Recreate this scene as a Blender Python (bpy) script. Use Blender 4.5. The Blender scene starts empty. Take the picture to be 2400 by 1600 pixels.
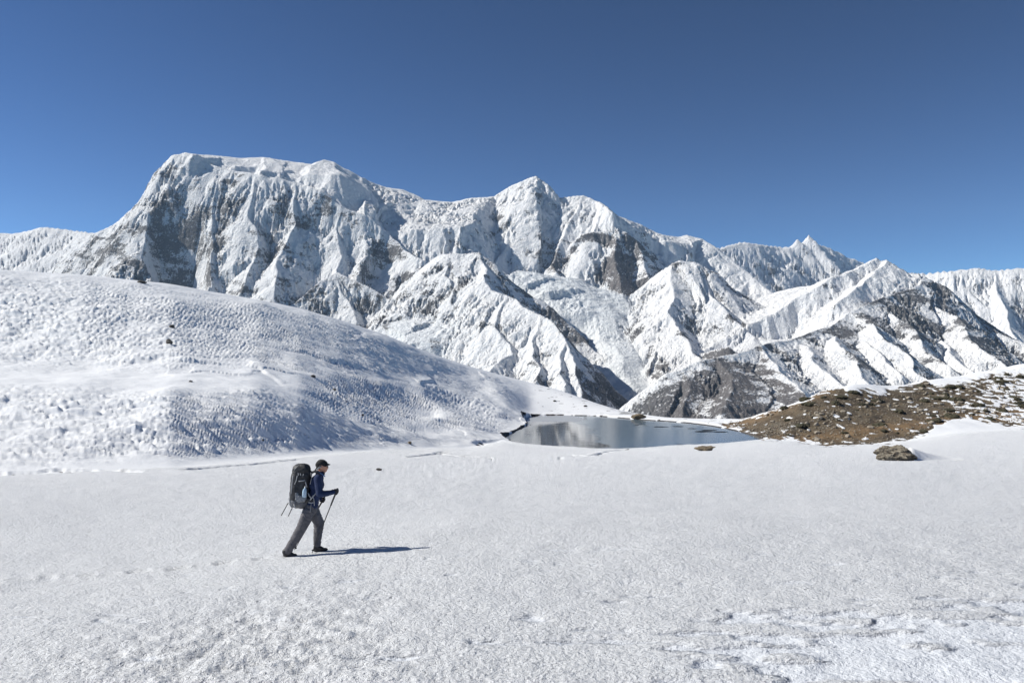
import bpy, bmesh, math, random
import numpy as np
from mathutils import Vector, Matrix

random.seed(7)
S = bpy.context.scene
COL = S.collection
F = 1779.0          # focal length in photo pixels (2400 wide)
UC, VC = 1200.0, 800.0

# ------------------------------------------------------------------ camera
cam_d = bpy.data.cameras.new("camera")
cam = bpy.data.objects.new("camera", cam_d)
COL.objects.link(cam)
cam.location = (0, 0, 0)
cam.rotation_euler = (math.radians(90), 0, 0)
cam_d.sensor_width = 36.0
cam_d.lens = 36.0 * F / 2400.0
cam_d.clip_start = 0.1
cam_d.clip_end = 60000
S.camera = cam

# ------------------------------------------------------------------ light
SUN_EL, SUN_BACK = 38.0, 7.0       # elevation; degrees behind the pure left
SKY_STRENGTH = 0.059
el, bk = math.radians(SUN_EL), math.radians(SUN_BACK)
SUN = Vector((-math.cos(el) * math.cos(bk), math.cos(el) * math.sin(bk), math.sin(el)))
W = bpy.data.worlds.new("World")
S.world = W
W.use_nodes = True
wt = W.node_tree
wt.nodes.clear()
wo = wt.nodes.new("ShaderNodeOutputWorld")
bg = wt.nodes.new("ShaderNodeBackground")
sky = wt.nodes.new("ShaderNodeTexSky")
sky.sky_type = 'NISHITA'
sky.sun_disc = False
sky.sun_elevation = el
sky.sun_rotation = math.atan2(SUN.x, SUN.y)
sky.altitude = 4600
sky.air_density = 0.9
sky.dust_density = 0.0
sky.ozone_density = 1.6
gm = wt.nodes.new("ShaderNodeMix")
gm.data_type = 'RGBA'
gm.blend_type = 'MULTIPLY'
gm.inputs[0].default_value = 1.0
gm.inputs[7].default_value = (0.217, 0.250, 0.258, 1)
wt.links.new(sky.outputs[0], gm.inputs[6])
gam = wt.nodes.new("ShaderNodeGamma")
gam.inputs[1].default_value = 1.45
vs_ = wt.nodes.new("ShaderNodeVectorMath"); vs_.operation = 'SCALE'; vs_.inputs[3].default_value = 5.0
wt.links.new(gm.outputs[2], gam.inputs[0])
wt.links.new(gam.outputs[0], vs_.inputs[0])
wt.links.new(vs_.outputs[0], bg.inputs[0])
wt.links.new(bg.outputs[0], wo.inputs[0])
bg.inputs[1].default_value = SKY_STRENGTH
sun_d = bpy.data.lights.new("sun", 'SUN')
sun_d.energy = 4.8
sun_d.angle = math.radians(0.5)
sun_d.color = (1.0, 0.96, 0.88)
sun = bpy.data.objects.new("sun", sun_d)
COL.objects.link(sun)
sun.rotation_euler = (-SUN).to_track_quat('-Z', 'Y').to_euler()
S.view_settings.view_transform = 'Standard'
S.view_settings.look = 'None'
S.view_settings.gamma = 1
S.view_settings.exposure = 0.30
S.view_settings.use_curve_mapping = False

# ------------------------------------------------------------------ noise
def _hash(ix, iy, seed):
    h = (ix.astype(np.int64) * 374761393 + iy.astype(np.int64) * 668265263 + seed * 1442695041) & 0xFFFFFFFF
    h = ((h ^ (h >> 13)) * 1274126177) & 0xFFFFFFFF
    return h ^ (h >> 16)
_ang = np.random.RandomState(3).rand(4096) * 2 * np.pi
_GX, _GY = np.cos(_ang).astype(np.float32), np.sin(_ang).astype(np.float32)

def pn(x, y, seed=0):
    """gradient noise, about -1..1"""
    xf, yf = np.floor(x), np.floor(y)
    fx, fy = (x - xf).astype(np.float32), (y - yf).astype(np.float32)
    ix, iy = xf.astype(np.int64), yf.astype(np.int64)
    ux, uy = fx * fx * fx * (fx * (fx * 6 - 15) + 10), fy * fy * fy * (fy * (fy * 6 - 15) + 10)
    def g(a, b):
        k = _hash(ix + a, iy + b, seed) & 4095
        return _GX[k] * (fx - a) + _GY[k] * (fy - b)
    n0 = g(0, 0) * (1 - ux) + g(1, 0) * ux
    n1 = g(0, 1) * (1 - ux) + g(1, 1) * ux
    return (n0 * (1 - uy) + n1 * uy) * 1.5

def fbm(x, y, o=4, seed=0, gain=0.5, ridged=False):
    s, a, t = 0, 1.0, 0
    for k in range(o):
        n = pn(x * 2.03 ** k + 13.7 * k, y * 2.03 ** k - 7.1 * k, seed + k)
        if ridged: n = 1 - 2 * np.abs(n)
        s = s + n * a; t += a; a *= gain
    return s / t

def cells(x, y, seed=0, jit=0.9):
    """F1, F2 and the random value of the nearest cell"""
    ix, iy = np.floor(x), np.floor(y)
    f1 = np.full(x.shape, 9.0, np.float32); f2 = f1.copy(); rid = np.zeros(x.shape, np.float32)
    for a in (-1, 0, 1):
        for b in (-1, 0, 1):
            h = _hash(ix + a, iy + b, seed)
            px = ix + a + 0.5 + ((h & 1023) / 1023.0 - 0.5) * jit
            py = iy + b + 0.5 + (((h >> 10) & 1023) / 1023.0 - 0.5) * jit
            d = np.hypot(px - x, py - y).astype(np.float32)
            r = ((h >> 20) & 1023) / 1023.0
            near = d < f1
            f2 = np.where(near, f1, np.minimum(f2, d))
            rid = np.where(near, r, rid)
            f1 = np.where(near, d, f1)
    return f1, f2, rid

def sstep(a, b, x):
    t = np.clip((x - a) / (b - a), 0, 1)
    return t * t * (3 - 2 * t)

# ------------------------------------------------------------------ mesh helpers
def tag(o, label=None, cat=None, group=None, kind=None):
    if label: o["label"] = label
    if cat: o["category"] = cat
    if group: o["group"] = group
    if kind: o["kind"] = kind
    return o

def grid_object(name, X, Y, Z, mat, face_mask=None, attrs=None):
    R, Cn = X.shape
    idx = np.arange(R * Cn).reshape(R, Cn)
    q = np.stack([idx[:-1, :-1], idx[:-1, 1:], idx[1:, 1:], idx[1:, :-1]], -1)
    if face_mask is not None: q = q[face_mask]
    q = q.reshape(-1, 4)
    used = np.zeros(R * Cn, bool); used[q.ravel()] = True
    remap = np.cumsum(used) - 1
    q = remap[q]
    co = np.stack([X.ravel(), Y.ravel(), Z.ravel()], -1)[used].astype(np.float32)
    me = bpy.data.meshes.new(name)
    me.vertices.add(len(co)); me.vertices.foreach_set("co", co.ravel())
    me.loops.add(q.size); me.loops.foreach_set("vertex_index", q.ravel().astype(np.int32))
    me.polygons.add(len(q)); me.polygons.foreach_set("loop_start", np.arange(0, q.size, 4, dtype=np.int32))
    me.polygons.foreach_set("use_smooth", np.ones(len(q), bool))
    me.update(calc_edges=True)
    for k, v in (attrs or {}).items():
        at = me.attributes.new(k, 'FLOAT', 'POINT')
        at.data.foreach_set("value", v.ravel()[used].astype(np.float32))
    me.materials.append(mat)
    o = bpy.data.objects.new(name, me); COL.objects.link(o)
    return o

class NT:
    def __init__(s, name):
        s.m = bpy.data.materials.new(name); s.m.use_nodes = True
        s.t = s.m.node_tree; s.t.nodes.clear()
        s.out = s.n("ShaderNodeOutputMaterial")
        s.b = s.n("ShaderNodeBsdfPrincipled")
        s.l(s.b.outputs[0], s.out.inputs[0])
    def n(s, k, **kw):
        x = s.t.nodes.new(k)
        for a, b in kw.items(): setattr(x, a, b)
        return x
    def l(s, a, b): s.t.links.new(a, b)
    def attr(s, name): return s.n("ShaderNodeAttribute", attribute_name=name).outputs["Fac"]
    def coord(s, scale=(1, 1, 1)):
        g = s.n("ShaderNodeTexCoord"); m = s.n("ShaderNodeMapping")
        m.inputs["Scale"].default_value = scale
        s.l(g.outputs["Object"], m.inputs[0]); return m.outputs[0]
    def noise(s, scale, detail=4, rough=0.5, co=None, dist=0):
        x = s.n("ShaderNodeTexNoise")
        x.inputs["Scale"].default_value = scale; x.inputs["Detail"].default_value = detail
        x.inputs["Roughness"].default_value = rough; x.inputs["Distortion"].default_value = dist
        if co is not None: s.l(co, x.inputs["Vector"])
        return x.outputs["Fac"]
    def math(s, op, a, b=None, c=None, clamp=False):
        x = s.n("ShaderNodeMath", operation=op, use_clamp=clamp)
        for i, v in enumerate((a, b, c)):
            if v is None: continue
            if isinstance(v, (int, float)): x.inputs[i].default_value = v
            else: s.l(v, x.inputs[i])
        return x.outputs[0]
    def ramp(s, f, stops):
        x = s.n("ShaderNodeValToRGB")
        e = x.color_ramp.elements
        while len(e) < len(stops): e.new(0.5)
        for i, (p, c) in enumerate(stops):
            e[i].position = p; e[i].color = (*c, 1) if len(c) == 3 else c
        s.l(f, x.inputs[0]); return x.outputs[0]
    def mix(s, f, a, b):
        x = s.n("ShaderNodeMix", data_type='RGBA')
        for i, v in ((0, f), (6, a), (7, b)):
            if isinstance(v, (int, float)): x.inputs[i].default_value = v
            elif isinstance(v, tuple): x.inputs[i].default_value = (*v, 1)
            else: s.l(v, x.inputs[i])
        return x.outputs[2]
    def bump(s, h, dist, strength=1.0, prev=None):
        x = s.n("ShaderNodeBump")
        x.inputs["Strength"].default_value = strength; x.inputs["Distance"].default_value = dist
        s.l(h, x.inputs["Height"])
        if prev is not None: s.l(prev, x.inputs["Normal"])
        return x.outputs[0]
    def set(s, **kw):
        for k, v in kw.items():
            i = s.b.inputs[k.replace("_", " ")]
            if isinstance(v, (int, float)): i.default_value = v
            elif isinstance(v, tuple): i.default_value = (*v, 1) if len(v) == 3 else v
            else: s.l(v, i)

def mountain_material():
    t = NT("mountain_snow_and_rock")
    co = t.coord()
    r = t.attr("rock"); h = t.attr("hue"); ice = t.attr("ice")
    n1 = t.noise(1 / 16.0, 5, 0.65, co)
    n2 = t.noise(1 / 70.0, 4, 0.6, t.coord((1, 1, 2.2)))
    v = t.math('ADD', r, t.math('MULTIPLY', t.math('SUBTRACT', n1, 0.5), 0.8))
    v = t.math('ADD', v, t.math('MULTIPLY', t.math('SUBTRACT', n2, 0.5), 0.45))
    m = t.ramp(v, [(0.47, (0, 0, 0)), (0.60, (1, 1, 1))])
    rk = t.mix(h, (0.085, 0.086, 0.095), (0.115, 0.092, 0.085))
    rk = t.mix(n1, rk, (0.19, 0.185, 0.185))
    sn = t.mix(n2, (0.82, 0.83, 0.85), (0.90, 0.90, 0.90))
    sn = t.mix(t.math('MULTIPLY', ice, 0.3), sn, (0.68, 0.78, 0.84))
    c = t.mix(m, sn, rk)
    b = t.bump(t.noise(1 / 44.0, 3, 0.6, co), 26.0, 0.9)
    b = t.bump(n1, 16.0, 1.0, b)
    t.set(Base_Color=c, Roughness=0.75, Normal=b, Specular_IOR_Level=0.2)
    return t.m

# ------------------------------------------------------------------ mountains
def P3(px, py, Y):
    return ((px - UC) * Y / F, Y, (VC - py) * Y / F)

PR = []
def ridge(grp, pts, L, R, rock=0.2, rR=None, hue=0.0, ice=0.0, flute=1.0, lean=0.0, cap=None):
    if cap is None: cap = 1.2 if min(L[1][1] / L[1][0], R[1][1] / R[1][0]) < 0.62 else 0.0
    PR.append(dict(g=grp, p=np.array([P3(*q) for q in pts]), L=L, R=R, rock=rock,
                   rR=rock if rR is None else rR, hue=hue, ice=ice, fl=flute, lean=lean, cap=cap))
def sl(*k):
    """profile from (distance, slope) pieces"""
    o = [(0, 0)]; t = d = 0
    for w, s in k: t += w; d += w * s; o.append((t, d))
    return o
ST = sl((6000, 1.05)); MED = sl((6000, 0.85)); BK = sl((6000, 0.9))
# --- the big massif on the left (0)
ridge(0, [(60,700,9600),(110,640,9500),(160,590,9400),(215,550,9300),(260,522,9250),(300,495,9150),(335,465,9080),(372,405,9000),(408,366,8900),(437,358,8850)],
      BK, sl((1100,1.5),(5000,0.8)), rock=0.5)
ridge(0, [(437,358,8850),(468,363,9000),(500,366,9150)], sl((800,2.2),(5000,.9)), sl((200,0.38),(5000,2.2)), rock=0.03, flute=0.14)
ridge(0, [(500,366,9150),(560,371,9400)], sl((800,2.2),(5000,.9)), sl((520,0.4),(5000,2.2)), rock=0.03, flute=0.14)
ridge(0, [(560,371,9400),(615,368,9600)], BK, sl((820,0.4),(5000,2.2)), rock=0.03, flute=0.14)
ridge(0, [(615,368,9600),(680,379,9700),(735,386,9700),(760,375,9700),(785,380,9700),(850,420,9800)],
      BK, sl((950,0.40),(5000,1.3)), rock=0.03, flute=0.14)
ridge(0, [(437,362,8820),(480,378,8780),(520,393,8720)],
      sl((250,0.3),(5000,2.2)), sl((850,1.5),(5000,0.8)), rock=0.2, rR=0.52, cap=0.5)
ridge(0, [(520,393,8720),(600,413,8640),(690,424,8540),(760,450,8440),(800,487,8330),(865,512,8300),(905,550,8250)],
      sl((500,0.25),(5000,1.5)), sl((850,1.5),(5000,0.8)), rock=0.2, rR=0.46)
ridge(0, [(850,420,9800),(900,438,9850),(945,446,9850),(1000,469,9800),(1065,474,9800),(1100,465,9750),(1150,462,9700)],
      BK, sl((1400,0.46),(300,1.2),(5000,0.9)), rock=0.08, rR=0.16, flute=0.7)
ridge(0, [(437,362,8820),(385,450,8560),(338,500,8420),(322,560,8220),(312,610,8050),(345,640,7850),(380,668,7650)], sl((5000,2.0)), sl((5000,1.4)), rock=0.45)
ridge(0, [(335,500,8420),(410,508,8440),(480,515,8420)], sl((250,0.3),(4000,1.4)), sl((380,3.0),(300,0.45),(5000,0.9)), rock=0.1, rR=0.85, cap=1.0)
ridge(0, [(520,393,8720),(500,480,8350),(505,560,8080),(497,620,7780),(478,680,7450)], ST, sl((5000,2.0)), rock=0.3, rR=0.5)
ridge(0, [(600,413,8640),(590,500,8230),(603,600,7750),(560,690,7350)], ST, ST, rock=0.38)
ridge(0, [(690,424,8540),(697,520,8100),(650,610,7650),(632,700,7200)], ST, ST, rock=0.42)
ridge(0, [(800,487,8330),(782,531,8150),(788,580,7950),(797,640,7700),(806,690,7450),(835,755,7100)], ST, sl((4000,1.1)), rock=0.24, rR=0.2)
ridge(0, [(797,640,7700),(740,678,7480),(690,712,7280),(600,745,7050)], BK, sl((4000,0.8)), rock=0.5, rR=0.12)
ridge(0, [(797,640,7700),(850,664,7550),(905,695,7420),(960,720,7300),(1010,735,7200)], MED, sl((180,1.5),(4000,0.75)), rock=0.2, rR=0.5)
ridge(0, [(905,550,8250),(940,585,8050),(1000,610,7800)], ST, sl((250,1.5),(4000,0.8)), rock=0.3, rR=0.6)
ridge(0, [(1095,520,9000),(1090,560,8500),(1110,590,8150)], sl((200,0.8),(4000,1.1)), sl((200,0.8),(4000,1.1)), rock=0.2, rR=0.4)
# --- the sharp central peak (1)
ridge(1, [(1150,462,9700),(1190,440,9600),(1230,417,9500),(1257,411,9450),(1280,435,9450),(1312,465,9400),(1360,458,9300),(1400,472,9200)],
      ST, sl((5000,1.18)), rock=0.42, flute=2.1, lean=0.5)
ridge(1, [(1257,411,9450),(1225,480,9150),(1190,560,8750),(1165,615,8350)], ST, sl((4000,1.2)), rock=0.12, flute=1.5)
ridge(1, [(1312,465,9400),(1270,540,8950),(1225,620,8450)], ST, ST, rock=0.48, flute=1.5, hue=0.5)
ridge(1, [(1360,458,9300),(1330,540,8850),(1290,620,8400)], ST, ST, rock=0.48, flute=1.5, hue=0.5)
ridge(1, [(1400,472,9200),(1440,504,9250),(1500,530,9350),(1560,552,9450)], BK, sl((520,0.5),(5000,1.6)), rock=0.08, flute=0.6)
ridge(1, [(1560,552,9450),(1590,556,9480),(1615,551,9500),(1650,562,9450),(1690,590,9250),(1740,632,8950),(1790,675,8600),(1840,702,8350)],
      BK, sl((900,0.55),(5000,1.1)), rock=0.08, flute=0.6)
ridge(1, [(1400,472,9200),(1402,520,8850),(1392,546,8680)], ST, ST, rock=0.25)
ridge(1, [(1340,575,8600),(1365,552,8650),(1392,545,8640),(1440,541,8600),(1475,546,8560),(1508,568,8520),(1540,605,8450),(1580,650,8300)],
      sl((250,0.35),(5000,1.2)), sl((380,1.9),(5000,0.95)), rock=0.2, rR=1.0, hue=0.5, flute=1.2)
ridge(1, [(1440,541,8600),(1440,600,8250),(1452,680,7850),(1470,750,7450),(1500,800,7100)], ST, ST, rock=1.0, rR=0.9, hue=0.8)
ridge(1, [(1500,563,8520),(1520,650,8050),(1530,720,7700)], ST, ST, rock=0.75, hue=0.3)
ridge(1, [(1290,620,8400),(1300,638,8200)], ST, ST, rock=0.5, hue=0.8)
# --- middle pyramid (2)
ridge(2, [(1025,612,7450),(1045,598,7350),(1080,596,7250),(1116,593,7200)], ST, sl((5000,0.95)), rock=0.32)
ridge(2, [(1116,593,7200),(1132,640,6850),(1160,680,6500),(1186,692,6350),(1255,738,5900),(1310,800,5450),(1345,868,5050),(1372,925,4750)], sl((6000,0.95)), sl((6000,0.85)), rock=0.75, rR=0.12, flute=1.5)
ridge(2, [(1116,593,7200),(1170,646,7120),(1230,683,7020),(1300,725,6900),(1350,765,6780),(1400,830,6550),(1440,890,6300),(1500,945,5900),(1545,985,5500)], sl((6000,1.0)), sl((6000,0.9)), rock=0.72, hue=0.0)
ridge(2, [(1060,597,7300),(1050,650,7000),(1065,700,6700)], ST, ST, rock=0.42)
ridge(2, [(1186,692,6350),(1165,760,5950),(1195,830,5500),(1150,875,5150)], sl((6000,0.9)), sl((6000,0.9)), rock=0.3, rR=0.15, flute=1.2)
# --- ridge right of the middle (3)
ridge(3, [(1560,655,7550),(1580,617,7600),(1602,611,7600),(1640,617,7600)], ST, MED, rock=0.3)
ridge(3, [(1640,617,7600),(1700,658,7520),(1750,688,7430),(1800,727,7330),(1850,752,7230),(1900,775,7000)], ST, sl((200,1.2),(5000,0.7)), rock=0.5, rR=0.62)
ridge(3, [(1640,617,7600),(1660,690,7150),(1710,745,6700),(1770,790,6300)], sl((5000,0.8)), sl((5000,0.75)), rock=0.5, rR=0.28)
ridge(3, [(1580,617,7600),(1570,680,7200),(1572,736,6700),(1600,790,6300),(1640,840,5900)], MED, MED, rock=0.45, rR=0.2)
ridge(3, [(1500,800,6900),(1560,815,6500),(1640,830,6100),(1720,815,5950)], MED, sl((250,1.6),(4000,0.7)), rock=0.4, rR=0.95, hue=0.4)
ridge(3, [(1465,770,7050),(1500,795,6750),(1535,835,6350),(1560,885,5900),(1590,940,5400)], sl((5000,1.2)), sl((5000,1.2)), rock=0.9, hue=0.3)
ridge(3, [(1560,815,6500),(1550,860,6100),(1590,910,5600)], sl((5000,1.2)), sl((5000,1.2)), rock=0.85, hue=0.3)
# --- glaciers (4)
G = sl((240,0.04),(250,0.3),(5000,1.4))
ridge(4, [(1003,655,7520),(1030,690,7200),(1045,735,6850),(1050,760,6650)], sl((60,0.05),(120,0.5),(5000,1.6)), sl((90,0.05),(120,0.4),(5000,1.6)), rock=0.16, ice=0.7, flute=0.15)
ridge(4, [(840,800,6500),(900,765,6650),(980,745,6750),(1060,748,6650),(1110,770,6300)], sl((5000,1.4)), sl((1800,0.24),(5000,1.0)), rock=0.42, ice=0.7, flute=0.15)
G_ = sl((90,0.05),(160,0.6),(5000,1.4))
ridge(4, [(1420,735,7250),(1440,790,6850),(1470,850,6350),(1520,915,5900)], G_, G_, rock=0.15, ice=0.9, flute=0.15)
ridge(4, [(1235,642,8250),(1320,655,8000),(1385,685,7650),(1420,735,7250)], G, G, rock=0.1, ice=1.0, flute=0.15)
ridge(4, [(1790,735,7900),(1850,738,7600),(1920,742,7300),(1880,790,6500),(1800,800,6200)], G, G, rock=0.05, ice=0.1, flute=0.1)
# --- right massif (5)
ridge(5, [(1780,700,8300),(1830,682,8200),(1880,672,8000),(1935,668,7800),(2000,640,7350),(2040,614,7080),(2058,605,7000)], BK, sl((5000,0.45)), rock=0.2, flute=0.3)
ridge(5, [(2058,605,7000),(2068,613,6970),(2082,610,6950),(2110,632,6900),(2135,650,6850),(2152,649,6800),(2180,668,6750),(2260,725,6600),(2310,755,6500),(2400,800,6200),(2550,870,5800)], BK, sl((5000,1.0)), rock=0.3, rR=0.5)
ridge(5, [(2082,610,6950),(2020,670,6500),(1960,712,6150)], sl((5000,0.9)), sl((5000,0.6)), rock=0.2, flute=0.4)
ridge(5, [(2152,649,6800),(2125,680,6500),(2060,702,6200),(2000,735,5900),(1950,762,5700),(1900,778,5500),(1850,800,5250),(1797,811,5000),(1740,832,4800),(1640,850,4600),(1560,880,4500)], sl((5000,0.85)), sl((5000,0.9)), rock=0.74, rR=0.2)
ridge(5, [(2000,735,5900),(2045,760,5650),(2070,800,5300),(2125,835,5000),(2140,870,4750),(2190,905,4500)], sl((5000,0.85)), sl((5000,0.75)), rock=0.75, rR=0.3)
ridge(5, [(1945,790,5400),(1955,815,5150),(2005,850,4850),(2010,885,4600),(2060,930,4300)], sl((5000,0.85)), sl((5000,0.75)), rock=0.7, rR=0.15)
ridge(5, [(2152,649,6800),(2185,720,6350),(2250,745,6050),(2275,800,5650),(2350,850,5200),(2380,900,4900)], sl((5000,0.9)), sl((5000,0.8)), rock=0.8, rR=0.4)
ridge(5, [(2090,735,6000),(2150,775,5700),(2180,830,5350),(2240,865,5050)], sl((5000,0.9)), sl((5000,0.8)), rock=0.85, rR=0.5)
ridge(5, [(1797,811,5000),(1835,880,4500),(1880,955,4000)], sl((5000,0.65)), sl((5000,0.62)), rock=0.2, rR=1.1, hue=0.8)
ridge(5, [(1700,842,4700),(1710,900,4350),(1700,990,3900)], sl((5000,0.6)), sl((5000,0.6)), rock=1.1, hue=0.8)
ridge(5, [(1600,865,4560),(1600,930,4300),(1610,1000,4000)], sl((5000,0.6)), sl((5000,0.8)), rock=1.05, hue=0.8)
ridge(5, [(1870,800,5350),(1905,830,5050),(1930,875,4650),(1985,915,4300)], sl((5000,0.85)), sl((5000,0.7)), rock=0.45, rR=0.15)
ridge(5, [(2020,800,5450),(2060,850,5000),(2110,880,4700)], sl((5000,0.9)), sl((5000,0.8)), rock=0.5, rR=0.3)
ridge(5, [(2210,800,5800),(2265,860,5250),(2300,880,5050)], sl((5000,0.9)), sl((5000,0.8)), rock=0.4, rR=0.3)
ridge(2, [(1255,738,5900),(1235,800,5600),(1262,860,5150),(1240,900,4900)], sl((6000,1.1)), sl((6000,1.1)), rock=0.3, rR=0.15, flute=1.3)
ridge(2, [(1310,800,5450),(1300,850,5150),(1325,905,4800)], sl((6000,1.1)), sl((6000,1.1)), rock=0.35, rR=0.2, flute=1.3)
ridge(2, [(1116,600,7150),(1105,660,6900),(1125,715,6600),(1100,770,6300)], sl((6000,1.15)), sl((6000,1.15)), rock=0.4)
ridge(3, [(1640,617,7600),(1620,670,7350),(1632,730,6950)], sl((6000,1.2)), sl((6000,1.2)), rock=0.5)
# --- far walls
ridge(6, [(-400,575,13500),(-150,560,13500),(-20,548,13500),(30,546,13400),(70,540,13300),(110,532,13200),(150,538,13000),(210,545,12700),(300,565,12300)], BK, sl((5000,0.9)), rock=0.16, flute=1.5)
ridge(7, [(1560,600,12500),(1640,584,12800),(1690,580,13200),(1738,567,13500),(1770,571,13700),(1830,578,14000),(1852,577,14100),(1870,561,14200),(1882,569,14250),(1898,551,14300),(1914,573,14400),(1935,578,14500),(1975,598,14600),(2030,618,14700),(2150,655,14800)], BK, sl((5000,1.1)), rock=0.18, rR=0.34, flute=1.4)
ridge(8, [(2040,650,11500),(2100,642,11300),(2160,641,11200),(2220,635,11000),(2290,628,10900),(2335,634,10800),(2400,627,10700),(2480,632,10600),(2600,620,10500)], BK, sl((5000,0.9)), rock=0.24, flute=2.0)
ridge(8, [(2335,634,10800),(2340,700,10200),(2380,790,9500)], ST, ST, rock=0.25, flute=1.5)

def poly_sd(P, x, y):
    """signed distance to a polygon, positive inside"""
    P = np.array(P, float); best = np.full(x.shape, 1e9); ins = np.zeros(x.shape, bool)
    for a, b in zip(P, np.roll(P, -1, 0)):
        d = b - a; L = (d * d).sum() + 1e-12
        q = np.clip(((x - a[0]) * d[0] + (y - a[1]) * d[1]) / L, 0, 1)
        best = np.minimum(best, np.hypot(x - a[0] - q * d[0], y - a[1] - q * d[1]))
        c = (a[1] > y) != (b[1] > y)
        ins ^= c & (x < (b[0] - a[0]) * (y - a[1]) / ((b[1] - a[1]) + 1e-12) + a[0])
    return np.where(ins, best, -best)

def build_mountains():
    u = np.linspace(-140, 2540, 1120)
    ys = np.concatenate([np.arange(3700, 5600, 10.5), np.arange(5600, 9900, 12.5), np.arange(9900, 10900, 30), np.arange(10900, 15200, 55)])
    U, Y = np.meshgrid(u, ys)
    X = (U - UC) * Y / F
    # domain warp keeps the long lines from being ruler straight
    wx = X + 120 * fbm(X / 650, Y / 650, 4, 11); wy = Y + 120 * fbm(X / 650, Y / 650, 4, 21)
    n = X.size
    shp = X.shape
    H = np.full(shp, -900.0); rock = np.full(shp, 0.5); hue = np.zeros(shp); ice = np.zeros(shp); fl = np.ones(shp)
    top = H.copy(); grp = np.zeros(shp, np.int8); T = np.full(shp, 500.0); SS = np.zeros(shp)
    for pi, p in enumerate(PR):
        P = p["p"]

        y0, y1 = P[:, 1].min() - 4200, P[:, 1].max() + 6000
        r0, r1 = np.searchsorted(ys, [y0, y1])
        if r1 <= r0: continue
        xa, ya = wx[r0:r1], wy[r0:r1]
        best = np.full(xa.shape, 1e18); bh = np.zeros(xa.shape); bs = np.zeros(xa.shape); bl = np.zeros(xa.shape); bo = np.zeros(xa.shape); acc = 0.0
        for si, (a, b) in enumerate(zip(P[:-1], P[1:])):
            dx, dy = b[0] - a[0], b[1] - a[1]
            q0 = ((xa - a[0]) * dx + (ya - a[1]) * dy) / (dx * dx + dy * dy)
            q = np.clip(q0, 0, 1)
            ex, ey = xa - (a[0] + q * dx), ya - (a[1] + q * dy)
            d = ex * ex + ey * ey
            m = d < best
            best = np.where(m, d, best)
            bh = np.where(m, a[2] + q * (b[2] - a[2]), bh)
            bs = np.where(m, dx * ey - dy * ex, bs)
            ln = math.hypot(dx, dy)
            ov = (np.maximum(0, -q0) if si == 0 else 0) + (np.maximum(0, q0 - 1) if si == len(P) - 2 else 0)
            bo = np.where(m, ov * ln, bo)
            bl = np.where(m, acc + q * ln, bl); acc += ln
        t = np.sqrt(best)
        sd = np.clip(bs / (np.abs(bs) + 1e-6), -1, 1)
        L = np.interp(t, *zip(*p["L"])); Rr = np.interp(t, *zip(*p["R"]))
        h = bh - np.where(sd > 0, L, Rr) - p['cap'] * bo
        hh = H[r0:r1]
        k = 45.0
        m = h > hh
        w = sstep(-120, 120, h - hh)
        rk = np.where(sd > 0, p["rock"], p["rR"])
        rk = p["rock"] * 0.5 + rk * 0.5 + (rk - p["rock"]) * 0.5 * sstep(0, 60, t)
        for A, v in ((rock, rk), (hue, p["hue"]), (ice, p["ice"]), (fl, p["fl"])):
            A[r0:r1] = A[r0:r1] * (1 - w) + v * w
        grp[r0:r1] = np.where(m, p["g"], grp[r0:r1])
        T[r0:r1] = np.where(m, t, T[r0:r1])
        SS[r0:r1] = np.where(m, bl + p['lean'] * t * np.sign(sd) * -1 + 7777 * pi, SS[r0:r1])
        d = np.abs(h - hh)
        H[r0:r1] = np.maximum(h, hh) + np.maximum(0, k - d) ** 2 / (4 * k) * sstep(0, 200, np.minimum(t, T[r0:r1] + 0 * t))
    # the walled recess in the left face: a snow bench above, a banded wall, a snow floor
    ALC = [((px - UC) * Yq / F, Yq) for px, Yq in ((346,8330),(400,8370),(482,8330),(496,8100),(494,7850),(486,7500),(392,7500),(352,7750),(332,7900),(334,8150))]
    ia = (U > 300) & (U < 540) & (Y > 7400) & (Y < 8500)
    sda = poly_sd(ALC, wx[ia], wy[ia])
    zc = 330 + np.maximum(0, Y[ia] - 8060) * 3.6 - np.maximum(0, 8060 - Y[ia]) * 0.35
    new = np.where(sda > 0, np.maximum(np.minimum(H[ia], zc), H[ia] - 3.0 * sda), H[ia])
    cutm = sstep(0, 120, H[ia] - new)
    H[ia] = new
    rock[ia] = rock[ia] * (1 - cutm) + cutm * np.where(zc > 380, 0.66, 0.1)
    fl[ia] = fl[ia] * (1 - cutm) + 0.35 * cutm
    away = sstep(0, 260, T)
    H0 = H.copy()
    def grad(Hh):
        Hu = np.gradient(Hh, u, axis=1); HY = np.gradient(Hh, ys, axis=0)
        gx = Hu * F / Y
        return gx, HY - gx * (U - UC) / F
    # broad irregularity first
    H += (0.15 + 0.85 * away) * (120 * fbm(X / 700, Y / 700, 2, 31, ridged=True) + 55 * fbm(X / 260, Y / 260, 3, 41, ridged=True)) * np.clip(1 - ice * .8, 0, 1) * np.where(fl > 1.2, 0.5, fl)
    wv = 0.5 * pn(X / 300, Y / 300, 33)
    fk = fl * sstep(15, 240, T) * (1 - ice)
    fk = fk * np.where(fl > 1.2, 1.35, 1.0)
    hi_ = fl > 1.2
    H += fk * (np.where(hi_, 15, 26) * (1 - 2 * np.abs(pn(SS / 170 + wv, T / 900, 35))) + np.where(hi_, 19, 13) * (1 - 2 * np.abs(pn(SS / 70 + wv * 1.5, T / 420, 36))))
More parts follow.
